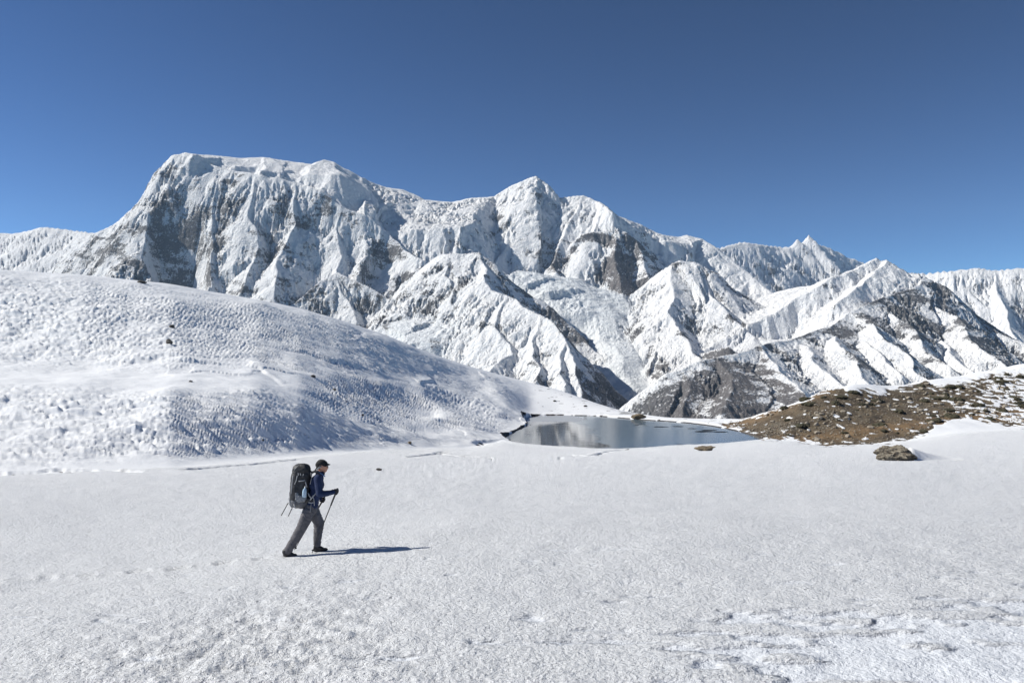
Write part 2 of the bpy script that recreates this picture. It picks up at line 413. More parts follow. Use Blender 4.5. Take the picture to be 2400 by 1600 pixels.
    # gullies that run down the slope, coarse to fine
    for lam, amp, seed in ((420, 85, 1), (210, 52, 2), (105, 27, 3), (52, 16, 4)):
        gx, gy = grad(H)
        if lam < 300:
            pass
        gm_ = np.hypot(gx, gy) + 1e-6
        nx, ny = -gy / gm_, gx / gm_
        cx, cy = X / (lam * 1.25), Y / (lam * 1.25)
        ix, iy = np.floor(cx), np.floor(cy)
        c = np.zeros(shp, np.float32); s_ = np.zeros(shp, np.float32); wsum = np.zeros(shp, np.float32)
        for a in (-1, 0, 1, 2) if lam > 300 else (-1, 0, 1):
            for b in (-1, 0, 1, 2) if lam > 300 else (-1, 0, 1):
                hsh = _hash(ix + a, iy + b, seed * 17)
                ox = cx - (ix + a + 0.5 + ((hsh & 1023) / 1023.0 - .5) * .9)
                oy = cy - (iy + b + 0.5 + (((hsh >> 10) & 1023) / 1023.0 - .5) * .9)
                w = np.exp(-(ox * ox + oy * oy) * 2.4)
                ph = (ox * nx + oy * ny) * (1.25 * 2 * np.pi) + ((hsh >> 20) & 255) / 40.7
                c += w * np.cos(ph); s_ += w * np.sin(ph); wsum += w
        mag = np.hypot(c, s_) / (wsum + 1e-6)
        ph = np.arctan2(s_, c)
        val = (1 - 2 * np.abs(np.sin(ph / 2))) * np.clip(mag * 1.6, 0, 1)
        k = amp * np.clip(gm_, 0, 1.3) * np.where(fl > 1.2, 0.7, fl) * (0.06 + 0.94 * sstep(0, lam * 0.9, T)) * (0.75 + 0.5 * fbm(X / 900, Y / 900, 2, seed + 60))
        H += k * val
    # crevassed glacier surface
    cr = fbm((X + 60 * pn(X / 300, Y / 300, 95)) / 190, Y / 48, 3, 91, ridged=True)
    H += ice * (24 * cr + 22 * fbm(X / 60, Y / 55, 2, 96, ridged=True) * sstep(-.2, .3, pn(X / 400, Y / 400, 97)) + 30 * pn(X / 330, Y / 330, 98))
    # rock steps (strata) where the ground is rocky
    zz = (H + 0.22 * X + 40 * fbm(X / 500, Y / 500, 3, 77)) / 46.0
    saw = zz - np.floor(zz)
    H += sstep(0.3, 0.6, rock) * away * 9 * (sstep(0.0, 0.35, saw) - saw)
    H += away * 6 * fbm(X / 60, Y / 60, 2, 51, ridged=True) * (0.3 + rock) * np.clip(fl, 0, 1)
    D = H - H0
    up = 14 + 45 * away
    H = H0 + np.where(D > 0, up * np.tanh(D / up), D)
    gx, gy = grad(H)
    slope = np.hypot(gx, gy)
    # exposed rock: steep ground, rocky areas, broken up by noise
    nz = fbm(X / 330, (Y + H * 0.7) / 330, 4, 101)
    nf = fbm(X / 70, (Y + 0.6 * H) / 60, 3, 111)
    lap = -(np.gradient(np.gradient(H, axis=0), axis=0) + np.gradient(np.gradient(H, axis=1), axis=1))
    st = fbm((X + 30 * nz) / 420, (H + 0.18 * X + 60 * nz) / 38, 3, 121)
    rv = 0.09 + rock * 0.64 + 0.54 * nz + 0.15 * nf + 0.28 * st + 0.16 * (np.clip(slope, 0, 2.2) - 1.15) - 0.10 * ice + np.clip(lap * 0.004, -0.06, 0.05)
    py = VC - H * F / Y
    # the snow mantle is complete on the far high crests
    rv -= 0.10 * sstep(900, 1900, H)
    attrs = dict(rock=np.clip(rv, 0, 0.66), hue=np.clip(hue + 0.2 * nz, 0, 1), ice=ice)
    # leave out what lies far below the near skyline
    lim = np.interp(U, [-140, 0, 400, 700, 1000, 1200, 1500, 1700, 1900, 2200, 2540], [680, 690, 730, 790, 900, 960, 1040, 1050, 980, 950, 900])
    vis = py < lim + 25
    q = vis[:-1, :-1] | vis[1:, :-1] | vis[:-1, 1:] | vis[1:, 1:]
    mat = mountain_material()
    names = {0: "mountain", 1: "mountain", 2: "mountain", 3: "mountain", 4: "glacier", 5: "mountain", 6: "distant_mountain", 7: "distant_mountain", 8: "distant_mountain"}
    labs = {0: "huge snow covered massif with a flat icy summit and fluted left face", 1: "sharp white pyramid peak with diagonal flutes and a brown rock buttress",
            2: "lower snow and rock pyramid in front of the central glacier", 3: "blunt rocky spur between the glacier and the right mountain",
            4: "broken crevassed ice flowing down between the mountain spurs", 5: "right hand mountain with gullied snow and dark rock slopes",
            6: "far snowy ridge at the left edge", 7: "far blue shaded ridge with a small twin horned summit", 8: "far fluted snow wall at the right edge"}
    gq = grp[:-1, :-1]
    for g in range(9):
        m = q & (gq == g)
        if m.any():
            o = grid_object(names[g], X, Y, H, mat, m, attrs)
            tag(o, labs[g], kind="structure")

build_mountains()

# ------------------------------------------------------------------ near terrain
ZL = -13.66                                    # level of the tarn
def on_lake(px, py):
    Y = -ZL * F / (py - VC)
    return ((px - UC) * Y / F, Y)
LAKE = [on_lake(*q) for q in [(1176,1023),(1196,1016),(1222,1003),(1238,994),(1226,985),(1224,979),(1262,975),(1320,973),(1400,975),(1450,979),(1482,982),(1520,985),(1560,987),(1610,991),
        (1660,997),(1700,1004),(1735,1012),(1765,1021),(1786,1030),(1740,1035),(1690,1040),(1640,1043),(1600,1044),(1560,1046),(1500,1051),(1450,1053),(1400,1053),(1350,1049),(1300,1047),(1240,1042),(1200,1035)]]

def line_d(P, x, y):
    P = np.array(P, float); best = np.full(x.shape, 1e9); side = np.zeros(x.shape); par = np.zeros(x.shape)
    for i, (a, b) in enumerate(zip(P[:-1], P[1:])):
        d = b - a; L = (d * d).sum() + 1e-12
        q = np.clip(((x - a[0]) * d[0] + (y - a[1]) * d[1]) / L, 0, 1)
        ex, ey = x - a[0] - q * d[0], y - a[1] - q * d[1]
        r = np.hypot(ex, ey); m = r < best
        best = np.where(m, r, best); side = np.where(m, d[0] * ey - d[1] * ex, side); par = np.where(m, (i + q) / (len(P) - 1), par)
    return best, side, par

# feature lines of the near ground, per photo column: foot, lower edge and upper edge of the terrace, skyline
def plane_z(Y): return -2.1 - 0.118 * Y
def from_plane(py): return 2.1 / ((py - VC) / F - 0.118)
NL = [  # px,  foot(py, Y or None = on the field plane), terrace (py,Y), (py,Y), skyline (py,Y)
 (-250,(1120,44),(905,60),(866,72),(630,108)), (0,(1116,45),(905,62),(867,74),(634,112)), (200,(1106,47),(903,64),(872,76),(646,116)),
 (400,(1094,50),(902,66),(868,79),(667,124)), (600,(1079,57),(912,72),(872,86),(702,134)), (700,(1070,61),(945,74),(880,93),(722,139)),
 (800,(1060,67),(988,79),(890,103),(750,143)), (900,(1052,75),(1012,86),(902,114),(783,147)), (1000,(1049,84),(1014,95),(915,125),(824,154)),
 (1100,(1047,93),(1014,104),(938,131),(858,162)), (1180,(1033,103.0),(1016,110),(958,133),(880,167)),(1240,(1042,100.4),(996,124),(976,138.1),(896,166)),
 (1300,(1047,98.4),(1003,119.7),(972,141.3),(911,161)), (1400,(1052,96.4),(1003,119.7),(973.5,140.1),(946,151)), (1450,(1052,96.4),(1008,116.8),(977,137.3),(961,147)),
 (1500,(1050,97.2),(1010,115.7),(982,133.5),(971,141)), (1560,(1045,99.2),(1012,114.6),(986,130.6),(979,134.5)), (1640,(1042,100.4),(1012,114.6),(992,126.6),(982,131.5)),
 (1700,(1039,101.7),(1014,113.6),(1001,120.9),(982,129.5)), (1740,(1035,103.4),(1020,110.5),(1008,116.8),(983,128)), (1790,(1031,104.5),(1014,109),(1000,114),(968,124)),
 (1850,(1031,103.5),(1005,108),(985,113),(951,123)), (1930,(1041,100),(1000,108),(960,114),(917,124)), (2000,(1040,99),(1000,107),(955,115),(901,127)),
 (2090,(1036,98),(1000,106),(955,116),(905,131)), (2170,(1024,99),(985,108),(945,118),(893,134)), (2250,(1012,101),(975,110),(930,121),(880,138)),
 (2400,(1004,103),(960,114),(910,126),(853,143)), (2650,(985,106),(935,118),(880,130),(815,148))]
NPX = np.array([r[0] for r in NL], float)
def near_line(k):
    ys, zs = [], []
    for r in NL:
        py, Y = r[k]
        if Y is None: Y = from_plane(py)
        ys.append(Y); zs.append((VC - py) * Y / F)
    return np.array(ys), np.array(zs)
U1 = np.concatenate([np.linspace(-2600, -140, 24), np.linspace(-110, 2510, 1130), np.linspace(2540, 5000, 24)])
def smooth_interp(v):
    a = np.interp(U1, NPX, v); k = np.hanning(25); k /= k.sum()
    return np.convolve(np.pad(a, 12, 'edge'), k, 'valid')
B = [tuple(map(smooth_interp, near_line(k))) for k in (1, 2, 3, 4)]
YB1, ZB1 = B[0]
corr = ZB1 - plane_z(YB1)
LY = [np.full_like(U1, 4.2), YB1 * 0.6, YB1 * 0.92]
LZ = [plane_z(LY[0]), plane_z(LY[1]) + corr * 0.02, plane_z(LY[2]) + corr * 0.62]
for a, b in B: LY.append(a); LZ.append(b)
LY += [LY[6] + 5, LY[6] + 16, LY[6] + 90]
LZ += [LZ[6] - 0.55, LZ[6] - 5, LZ[6] - 62]
LY.insert(0, np.full_like(U1, 0.7)); LZ.insert(0, plane_z(LY[0]))
LY, LZ = np.array(LY), np.array(LZ)
sec = np.diff(LZ, axis=0) / np.diff(LY, axis=0)
tan = np.zeros_like(LZ)
tan[0], tan[-1] = sec[0], sec[-1]
pos = sec[:-1] * sec[1:] > 0
tan[1:-1] = np.where(pos, 2 * sec[:-1] * sec[1:] / np.where(pos, sec[:-1] + sec[1:], 1), 0)
NROW = [12, 170, 90, 24, 74, 52, 128, 10, 10, 6]
rows_Y, rows_Z, rows_V = [], [], []
for k, nr in enumerate(NROW):
    for j in range(nr + (k == len(NROW) - 1)):
        w = j / nr
        y0, y1 = LY[k], LY[k + 1]
        if k <= 3: Y = 1 / (1 / y0 * (1 - w) + 1 / y1 * w)
        else: Y = y0 + (y1 - y0) * w
        h = y1 - y0; t = (Y - y0) / h
        Z = ((2 * t**3 - 3 * t**2 + 1) * LZ[k] + (t**3 - 2 * t**2 + t) * h * tan[k] + (-2 * t**3 + 3 * t**2) * LZ[k + 1] + (t**3 - t**2) * h * tan[k + 1])
        rows_Y.append(Y); rows_Z.append(Z); rows_V.append(np.full_like(U1, k - 1 + w))
NY, NZ, NV = map(np.array, (rows_Y, rows_Z, rows_V))
NU = np.broadcast_to(U1, NY.shape)
NX = (NU - UC) * NY / F
NPY = VC - NZ * F / NY

def hit(px, py, Zg=None):
    """first point of the near ground seen at photo pixel px, py"""
    Zg = NZ if Zg is None else Zg
    c = int(np.clip(np.searchsorted(U1, px), 0, len(U1) - 1))
    pr = VC - Zg[:, c] * F / NY[:, c]
    j = np.argmax(pr <= py)
    if pr[j] > py: j = len(pr) - 40
    return ((px - UC) * NY[j, c] / F, float(NY[j, c]), float(Zg[j, c]))

BROWN = [(1690,994),(1735,985),(1800,966),(1870,946),(1930,917),(1968,903),(1985,925),(2010,912),(2060,922),(2100,912),(2150,896),(2172,893),(2190,905),(2260,896),(2330,876),(2400,872),(2600,856),
         (2600,985),(2400,1005),(2330,990),(2270,978),(2225,985),(2190,998),(2165,1018),(2130,1028),(2090,1034),(2020,1042),(1950,1043),(1900,1036),(1850,1027),(1800,1030),(1770,1018),(1735,1006)]
CRACKS = [([(-80,1112),(60,1110),(140,1102),(210,1104),(330,1106),(400,1101),(450,1100),(520,1094),(600,1087),(700,1077),(730,1075)], 0.16, 0.5),
          ([(965,1071),(1000,1066),(1030,1062),(1060,1068),(1110,1070),(1150,1073),(1310,1076)], 0.12, 0.35),
          ([(1330,1066),(1380,1068),(1410,1062),(1440,1056),(1480,1052)], 0.16, 0.4), ([(1030,1062),(1045,1058)], 0.3, 0.8),
          ([(1120,1042),(1128,1036)], 0.3, 0.7)]

def snow_material():
    t = NT("snow")
    co = t.coord()
    soil = t.attr("soil"); brown = t.attr("brown"); grain = t.attr("grain")
    n1 = t.noise(26, 4, 0.65, co); n2 = t.noise(1.3, 4, 0.6, co); n3 = t.noise(7, 3, 0.6, co); n4 = t.noise(90, 2, 0.6, co)
    sn = t.mix(n2, (0.80, 0.822, 0.85), (0.88, 0.897, 0.915))
    sn = t.mix(t.math('MULTIPLY', t.attr("glaze"), 0.55), sn, (0.60, 0.64, 0.70))
    # the bare slope: dark scrub, ochre grass, grey grit
    n7 = t.noise(0.35, 5, 0.62, t.coord((0.6, 1.3, 2)))
    g = t.ramp(n7, [(0.38, (0.035, 0.027, 0.02)), (0.46, (0.08, 0.058, 0.042)), (0.54, (0.145, 0.105, 0.062)), (0.64, (0.13, 0.115, 0.095))])
    g = t.mix(t.ramp(n3, [(0.42, (0, 0, 0)), (0.66, (1, 1, 1))]), g, (0.05, 0.045, 0.028))
    g = t.mix(t.math('MULTIPLY', n1, 0.35), g, (0.22, 0.19, 0.15))
    g = t.mix(t.math('MULTIPLY', t.attr('ochre'), t.math('ADD', 0.35, n3), None, True), g, (0.20, 0.135, 0.075))
    sm = t.ramp(t.math('ADD', brown, t.math('MULTIPLY', t.math('SUBTRACT', n3, 0.5), 0.35)), [(0.46, (0, 0, 0)), (0.54, (1, 1, 1))])
    c = t.mix(sm, sn, g)
    so = t.ramp(t.math('ADD', soil, t.math('MULTIPLY', t.math('SUBTRACT', n1, 0.5), 0.5)), [(0.45, (0, 0, 0)), (0.6, (1, 1, 1))])
    c = t.mix(so, c, (0.07, 0.06, 0.055))
    n5 = t.noise(16, 3, 0.75, co)
    gs = t.math('ADD', 0.25, t.math('MULTIPLY', grain, t.math('SUBTRACT', 0.75, t.math('MULTIPLY', t.attr("glaze"), 0.6))))
    n6 = t.noise(4.5, 3, 0.7, co)
    b = t.bump(t.math('MULTIPLY', n6, gs), 0.09, 1.0)
    b = t.bump(t.math('MULTIPLY', n5, gs), 0.075, 1.0, b)
    b = t.bump(t.math('MULTIPLY', n1, gs), 0.034, 1.0, b)
    b = t.bump(t.math('MULTIPLY', n4, gs), 0.007, 1.0, b)
    t.set(Base_Color=c, Roughness=0.62, Normal=b, Specular_IOR_Level=0.25)
    return t.m

def build_near():
    global NZ, NPY
    Z = NZ.copy(); X, Y, V, U = NX, NY, NV, NU
    PYs = VC - Z * F / Y
    # folds of the hill that turn their steep side to the right
    folds = [([(618,884),(660,892),(730,925),(800,965),(870,1010),(925,1040)], 0.6, 7, 2.6), ([(700,885),(800,895),(900,905),(1000,915),(1100,945),(1180,985)], 0.7, 7, 3.2),
             ([(0,1035),(150,1040),(300,1030),(420,1010),(520,1003),(640,1000)], 0.35, 4, 3), ([(560,1056),(650,1040),(760,1015),(850,1012)], 0.5, 4, 2.2),
             ([(990,925),(1030,960),(1060,1000)], 0.7, 5, 2.5), ([(1150,900),(1190,940),(1205,975)], 0.6, 8, 3), ([(620,720),(700,800),(760,850)], 0.5, 12, 7), ([(830,790),(930,860),(1000,905)], 0.6, 12, 6),
             ([(200,720),(260,790),(330,850)], 0.5, 10, 7), ([(390,808),(430,835),(440,860)], 0.5, 5, 3)]
    for P, A, wl, wr in folds:
        pts = [hit(*q)[:2] for q in P]
        d, sd, par = line_d(pts, X + 1.6 * pn(X / 7, Y / 7, 205) + .6 * pn(X / 2.5, Y / 2.5, 206), Y + 1.6 * pn(X / 7, Y / 7, 207) + .6 * pn(X / 2.5, Y / 2.5, 208))
        # right/near side is the negative one when the line runs to the right
        w = np.where(sd > 0, wl, wr)
        Z += A * np.exp(-(d / w) ** 2) * sstep(3.02, 3.6, V) * (1 - sstep(5.7, 6, V)) * sstep(0, .12, par + .06) * sstep(0, .1, 1.04 - par)
    hillw = sstep(3.0, 3.25, V) * (1 - sstep(5.75, 6.0, V)) * (1 - sstep(1150, 1300, U))
    Z += hillw * (0.65 * fbm(X / 13, Y / 13, 3, 201) + 0.16 * fbm(X / 3.5, Y / 3.5, 3, 211))
    # slope dependent pillows
    dzy = np.gradient(Z, axis=0) / np.maximum(np.gradient(Y, axis=0), 1e-4)
    dzx = np.gradient(Z, axis=1) / (np.gradient(X, axis=1)) - dzy * 0
    wob = 0.35 * pn(X / 2.2, Y / 2.2, 221)
    dzs = dzy.copy(); dzxs = dzx.copy()
    for _ in range(6):
        dzxs[1:-1] = (dzxs[:-2] + dzxs[2:] + dzxs[1:-1] * 2) / 4; dzxs[:, 1:-1] = (dzxs[:, :-2] + dzxs[:, 2:] + dzxs[:, 1:-1] * 2) / 4
    for _ in range(10):
        dzs[1:-1] = (dzs[:-2] + dzs[2:] + dzs[1:-1] * 2) / 4; dzs[:, 1:-1] = (dzs[:, :-2] + dzs[:, 2:] + dzs[:, 1:-1] * 2) / 4
    smooth_band = np.exp(-((V - 4.45) / 0.5) ** 4) * (1 - sstep(650, 800, U))
    near_top = sstep(5.55, 5.95, V)
    m = hillw * (1 - 0.92 * smooth_band) * (1 - 0.85 * near_top) * (0.5 + 0.5 * sstep(-0.35, 0.25, fbm(X / 11, Y / 11, 2, 231) + 0.25 * (dzy - 0.2) / 0.1))
    m *= 1 - 0.85 * sstep(-1.0, 0.5, (U - 1130) / 90 + (PYs - 905) / -60 * 0)* 0
    for (lx, ly, amp, seed) in ((2.3, 0.85, 0.9, 241), (0.9, 0.42, 0.8, 251)):
        cx, cy = X / lx + wob, Y / ly + wob * 0.7
        ix, iy = np.floor(cx), np.floor(cy)
        f1 = np.full(X.shape, 9.0); f2 = f1.copy(); ox = np.zeros(X.shape); oy = np.zeros(X.shape); rr = np.zeros(X.shape)
        for a in (-1, 0, 1):
            for b in (-1, 0, 1):
                h = _hash(ix + a, iy + b, seed)
                dx = ix + a + .5 + ((h & 1023) / 1023. - .5) * .85 - cx; dy = iy + b + .5 + (((h >> 10) & 1023) / 1023. - .5) * .85 - cy
                d = np.hypot(dx, dy); mm = d < f1
                f2 = np.where(mm, f1, np.minimum(f2, d)); ox = np.where(mm, dx, ox); oy = np.where(mm, dy, oy)
                rr = np.where(mm, ((h >> 20) & 255) / 255., rr); f1 = np.where(mm, d, f1)
        edge = sstep(0, 0.36, f2 - f1)
        rim = np.exp(-((f2 - f1) / 0.16) ** 2)
        tread = (oy * ly * (0.10 + np.clip(np.maximum(dzs, 0.8 * np.abs(dzxs)), 0, .5))) * edge
        dome = np.sqrt(np.clip(1 - (f1 / 0.75) ** 2, 0, 1))
        Z += m * amp * (-1.35 * tread + 0.05 * (rr - 0.3) * dome * edge)
    # lightly dimpled flat between field and hill, and the smooth lee
    Z += (1 - hillw) * sstep(0.6, 2.5, V) * (1 - sstep(1700, 1800, U) * sstep(2.9, 3.1, V)) * 0.03 * fbm(X / 2.6, Y / 1.6, 2, 261)
    # the snow field: wind crust, crystals, trampled part, icy plates
    fld = 1 - sstep(2.7, 3.1, V)
    near = sstep(60, 12, Y)
    fine = sstep(9.5, 6, Y); mid = sstep(22, 9, Y)
    rough = 0.55 + 0.45 * fbm(X / 2.2, Y / 2.2, 3, 271)
    tramp = np.exp(-(((X + 2.6) / 1.6) ** 2 + ((Y - 7.2) / 2.4) ** 2))
    plate = sstep(0.02, 0.30, 0.8 * fbm((X + 0.5 * Y) / 1.3, Y / 0.55, 4, 281) + 0.5 * pn(X / 0.45 + Y, Y / 0.2, 284) - 0.30 + 0.75 * np.exp(-(((X - 3.4) / 2.2) ** 2 + ((Y - 6.8) / 1.3) ** 2)) + 0.25 * sstep(2, 5, X) * sstep(12, 7, Y)) * sstep(15, 9, Y)
    g1 = 1 - np.abs(pn(X / 0.085, Y / 0.075, 291)) * 2
    g2 = pn(X / 0.045, Y / 0.042, 292)
    g3 = fbm(X / 0.22, Y / 0.2, 3, 293)
    gr = ((0.010 * g1 + 0.006 * g2) * fine * rough + 0.012 * g3 * mid + 0.018 * fbm(X / 0.5, Y / 0.6, 2, 298) * rough * sstep(40, 14, Y))
    near = sstep(60, 12, Y)
    fine = sstep(9.5, 6, Y); mid = sstep(22, 9, Y)
    Z += 0.10 * 3 * np.tanh((X + 3.7) / 3) * np.exp(-((Y - 13.5) / 6.5) ** 2)
    crust = np.abs(fbm(X / 1.1 + 0.5 * Y, Y / 0.5, 3, 294))
    ridgey = np.clip(1 - crust * 7, 0, 1) - 0.4 * np.clip(1 - np.abs(crust - .2) * 7, 0, 1)
    Z += fld * ((1 - 0.85 * plate) * gr * (0.45 + 0.55 * near) + 0.05 * fbm(X / 1.6, Y / 1.1, 3, 295) + 0.09 * fbm(X / 7, Y / 6, 2, 296)
                + tramp * 0.09 * fbm(X / 0.28, Y / 0.25, 3, 297) - 0.010 * plate + plate * 0.014 * ridgey)
    # step line where the hill snow has crept away from the field
    soil = np.zeros(X.shape)
    for P, w, dp in CRACKS:
        pts = [hit(*q, Z)[:2] for q in P]
        d, sd, par = line_d(pts, X, Y)
        d = d + 0.30 * pn(X / 1.1, Y / 1.1, 301) + 0.12 * pn(X / .4, Y / .4, 303)
        br = sstep(-0.35, 0.1, pn(X / 2.3, Y / 2.3, 302) + 0.12)
        prof = np.exp(-(d / (w * 1.6)) ** 2)
        Z += -dp * 0.45 * prof * br + 0.06 * np.exp(-((d - w * 3) / (w * 2)) ** 2) * (sd > 0)
        soil = np.maximum(soil, 0.95 * np.exp(-(d / w) ** 2) * br * (w > .1))
    # the tarn basin
    sdl = poly_sd(LAKE, X, Y) + 0.16 * pn(X / 0.9, Y / 0.9, 311)
    bank = ZL + 0.05 + 0.22 * np.clip(-sdl, 0, 1.2)
    Z = np.where(sdl > 0, np.minimum(Z, ZL - 0.12 - 0.3 * np.minimum(sdl, 3)), np.where(sdl > -3, np.maximum(Z, bank), Z))
    soil = np.maximum(soil, np.where(np.abs(sdl + 0.22) < 0.5, 0.9 * np.exp(-((sdl + 0.1) / 0.26) ** 2), 0) * sstep(-0.3, 0.2, pn(X / 1.7, Y / 1.7, 312) + 0.25 + 0.5 * sstep(1450, 1700, U)))
    soil = np.maximum(soil, 0.8 * sstep(0.25, 0.5, fbm(X / 2.2, Y / 0.8, 3, 313) + 0.45 * np.exp(-((U - 1475) / 25) ** 2 - ((PYs - 968) / 9) ** 2)) * (V > 4.9) * (V < 6.05) * (U > 1250) * (U < 1700))
    # the bare brown slope
    c0 = np.searchsorted(U1, 1660)
    brown = np.zeros(X.shape)
    b = poly_sd(BROWN, U[:, c0:], PYs[:, c0:]) / 9.0
    Xs, Ys, Us = X[:, c0:], Y[:, c0:], U[:, c0:]
    b = np.clip(b + 1.2 * pn(Xs / 2.2, Ys / 2.2, 321) + 0.7 * pn(Xs / .8, Ys / .9, 322), -2, 3)
    pat = fbm(Xs / 3.2 + 3.1, (Ys + 0.6 * Xs) / 2.6, 3, 331) * 0.6 + 0.65 * pn(Xs / 1.15, Ys / 1.25, 333)
    more = 0.36 - 0.36 * sstep(2140, 2420, Us) - 0.14 * sstep(1020, 960, PYs[:, c0:]) * sstep(2100, 2300, Us)
    bb = 0.5 + 0.5 * np.clip(b, -1, 1)
    bb = bb * (1 - sstep(more, more + 0.13, pat))
    bb = np.where((V[:, c0:] > 6.3), 0, bb)
    brown[:, c0:] = bb
    Z -= 0.10 * sstep(0.3, 0.7, brown)
    Z += brown * (0.28 * fbm(X / 2.4, Y / 2.4, 3, 340) + 0.14 * fbm(X / 1.1, Y / 1.1, 4, 341) + 0.06 * fbm(X / 0.35, Y / 0.35, 2, 342)) + sstep(1720, 1850, U) * sstep(3, 3.5, V) * 0.3 * fbm(X / 6, Y / 6, 2, 343)
    # faint prints behind the hiker
    f0 = hit(672, 1305, Z)
    for k in range(16):
        cx_, cy_ = f0[0] - 0.35 - 0.68 * k, f0[1] - 0.10 * k + (0.16 if k % 2 else 0.0) - 0.02 * math.sin(k)
        d = np.hypot((X - cx_) / 0.17, (Y - cy_) / 0.085)
        Z += np.where(d < 3, -0.085 * np.exp(-d ** 4) + 0.022 * np.exp(-((d - 1.5) / 0.35) ** 2), 0)
    NZ = Z
    NPY = VC - Z * F / Y
    och = np.exp(-((PYs - (1024 - (U - 1900) * 0.12 - 6 * pn(X / 4, Y / 4, 351))) / 13) ** 2) + np.exp(-((PYs - (990 - (U - 1740) * 0.40)) / 14) ** 2) * (U < 1960)
    attrs = dict(soil=soil, ochre=np.clip(och, 0, 1), brown=brown, grain=fld, glaze=plate * fld)
    mat = snow_material()
    Vq, Uq = V[:-1, :-1], U[:-1, :-1]
    right = (Uq > 1745 - (Vq - 3) * 0) & (Vq >= 3)
    hill = (Vq >= 3) & (Uq < 1560) & ~((Uq > 1185) & (Vq < 4.9))
    tag(grid_object("snow_field", X, Y, Z, mat, ~right & ~hill, attrs), "wide white snow field in front, crusted and grainy", kind="structure")
    tag(grid_object("snowy_hill", X, Y, Z, mat, hill, attrs), "rounded snow hill on the left with dimpled snow", kind="structure")
    tag(grid_object("brown_hillside", X, Y, Z, mat, right, attrs), "bare brown slope with snow patches right of the lake", kind="structure")

build_near()

def lake_material():
    t = NT("lake_ice")
    co = t.coord()
    x = t.n("ShaderNodeSeparateXYZ"); t.l(co, x.inputs[0])
    n = t.noise(0.25, 4, 0.6, co); nf = t.noise(2.0, 4, 0.6, co)
    e = t.math('ADD', x.outputs[0], t.math('MULTIPLY', t.math('SUBTRACT', n, 0.5), 10.0))
    icy = t.n("ShaderNodeMapRange"); t.l(e, icy.inputs[0]); icy.inputs[1].default_value = 11.5; icy.inputs[2].default_value = 12.5
    far = t.math('ADD', x.outputs[1], t.math('MULTIPLY', n, 3.0))
    fr = t.n("ShaderNodeMapRange"); t.l(far, fr.inputs[0]); fr.inputs[1].default_value = 130.5; fr.inputs[2].default_value = 131.3
    c = t.mix(icy.outputs[0], (0.13, 0.135, 0.14), (0.11, 0.155, 0.195))
    c = t.mix(t.math('MULTIPLY', nf, icy.outputs[0]), c, (0.17, 0.22, 0.26))
    pale = t.math('MULTIPLY', fr.outputs[0], t.math('SUBTRACT', 1.0, icy.outputs[0]))
    c = t.mix(pale, c, (0.42, 0.44, 0.46))
    rg = t.math('ADD', 0.02, t.math('ADD', t.math('MULTIPLY', icy.outputs[0], 0.10), t.math('MULTIPLY', pale, 0.35)))
    b = t.bump(t.noise(0.8, 2, 0.5, t.coord((0.22, 2.2, 1))), 0.014, 0.28)
    t.set(Base_Color=c, Roughness=rg, Normal=b, Specular_IOR_Level=0.5, IOR=1.7)
    return t.m

def build_lake():
    bm = bmesh.new()
    P = np.array(LAKE); cen = P.mean(0)
    vs = [bm.verts.new((*(cen + (p - cen) * 1.02), ZL)) for p in P]
    bm.faces.new(vs)
    bmesh.ops.triangulate(bm, faces=bm.faces)
    for f in bm.faces:
        if f.normal.z < 0: f.normal_flip()
    me = bpy.data.meshes.new("lake"); bm.to_mesh(me); bm.free()
    me.materials.append(lake_material())
    o = bpy.data.objects.new("lake", me); COL.objects.link(o)
    tag(o, "small half frozen mountain lake", kind="structure")
build_lake()

def build_haze():
    bm = bmesh.new(); bmesh.ops.create_cube(bm, size=1)
    me = bpy.data.meshes.new("haze"); bm.to_mesh(me); bm.free()
    m = bpy.data.materials.new("haze"); m.use_nodes = True; nt = m.node_tree; nt.nodes.clear()
    o_ = nt.nodes.new("ShaderNodeOutputMaterial"); v = nt.nodes.new("ShaderNodeVolumePrincipled")
    v.inputs["Color"].default_value = (0.55, 0.75, 1.0, 1); v.inputs["Density"].default_value = HAZE
    v.inputs["Anisotropy"].default_value = 0.0
    nt.links.new(v.outputs[0], o_.inputs["Volume"]); me.materials.append(m)
    o = bpy.data.objects.new("haze", me); COL.objects.link(o)
    o.scale = (32000, 17000, 4400); o.location = (0, 8000, 700)
    tag(o, "thin blue air between the camera and the far mountains", kind="stuff")
HAZE = 1.4e-5
build_haze()

# ------------------------------------------------------------------ small things
def simple_mat(name, col, rough=0.7, col2=None, scale=30, bump=0.0, bscale=60, **kw):
    t = NT(name)
    co = t.coord()
    if col2: c = t.mix(t.ramp(t.noise(scale, 4, 0.6, co), [(0.35, (0, 0, 0)), (0.65, (1, 1, 1))]), col, col2)
    else: c = col
    t.set(Base_Color=c, Roughness=rough, **kw)
    if bump: t.set(Normal=t.bump(t.noise(bscale, 4, 0.6, co), bump, 1.0))
    return t.m

def link(name, me, mat=None, parent=None):
    if mat is not None: me.materials.clear(); me.materials.append(mat)
    o = bpy.data.objects.new(name, me); COL.objects.link(o)
    if parent is not None: o.parent = parent
    return o

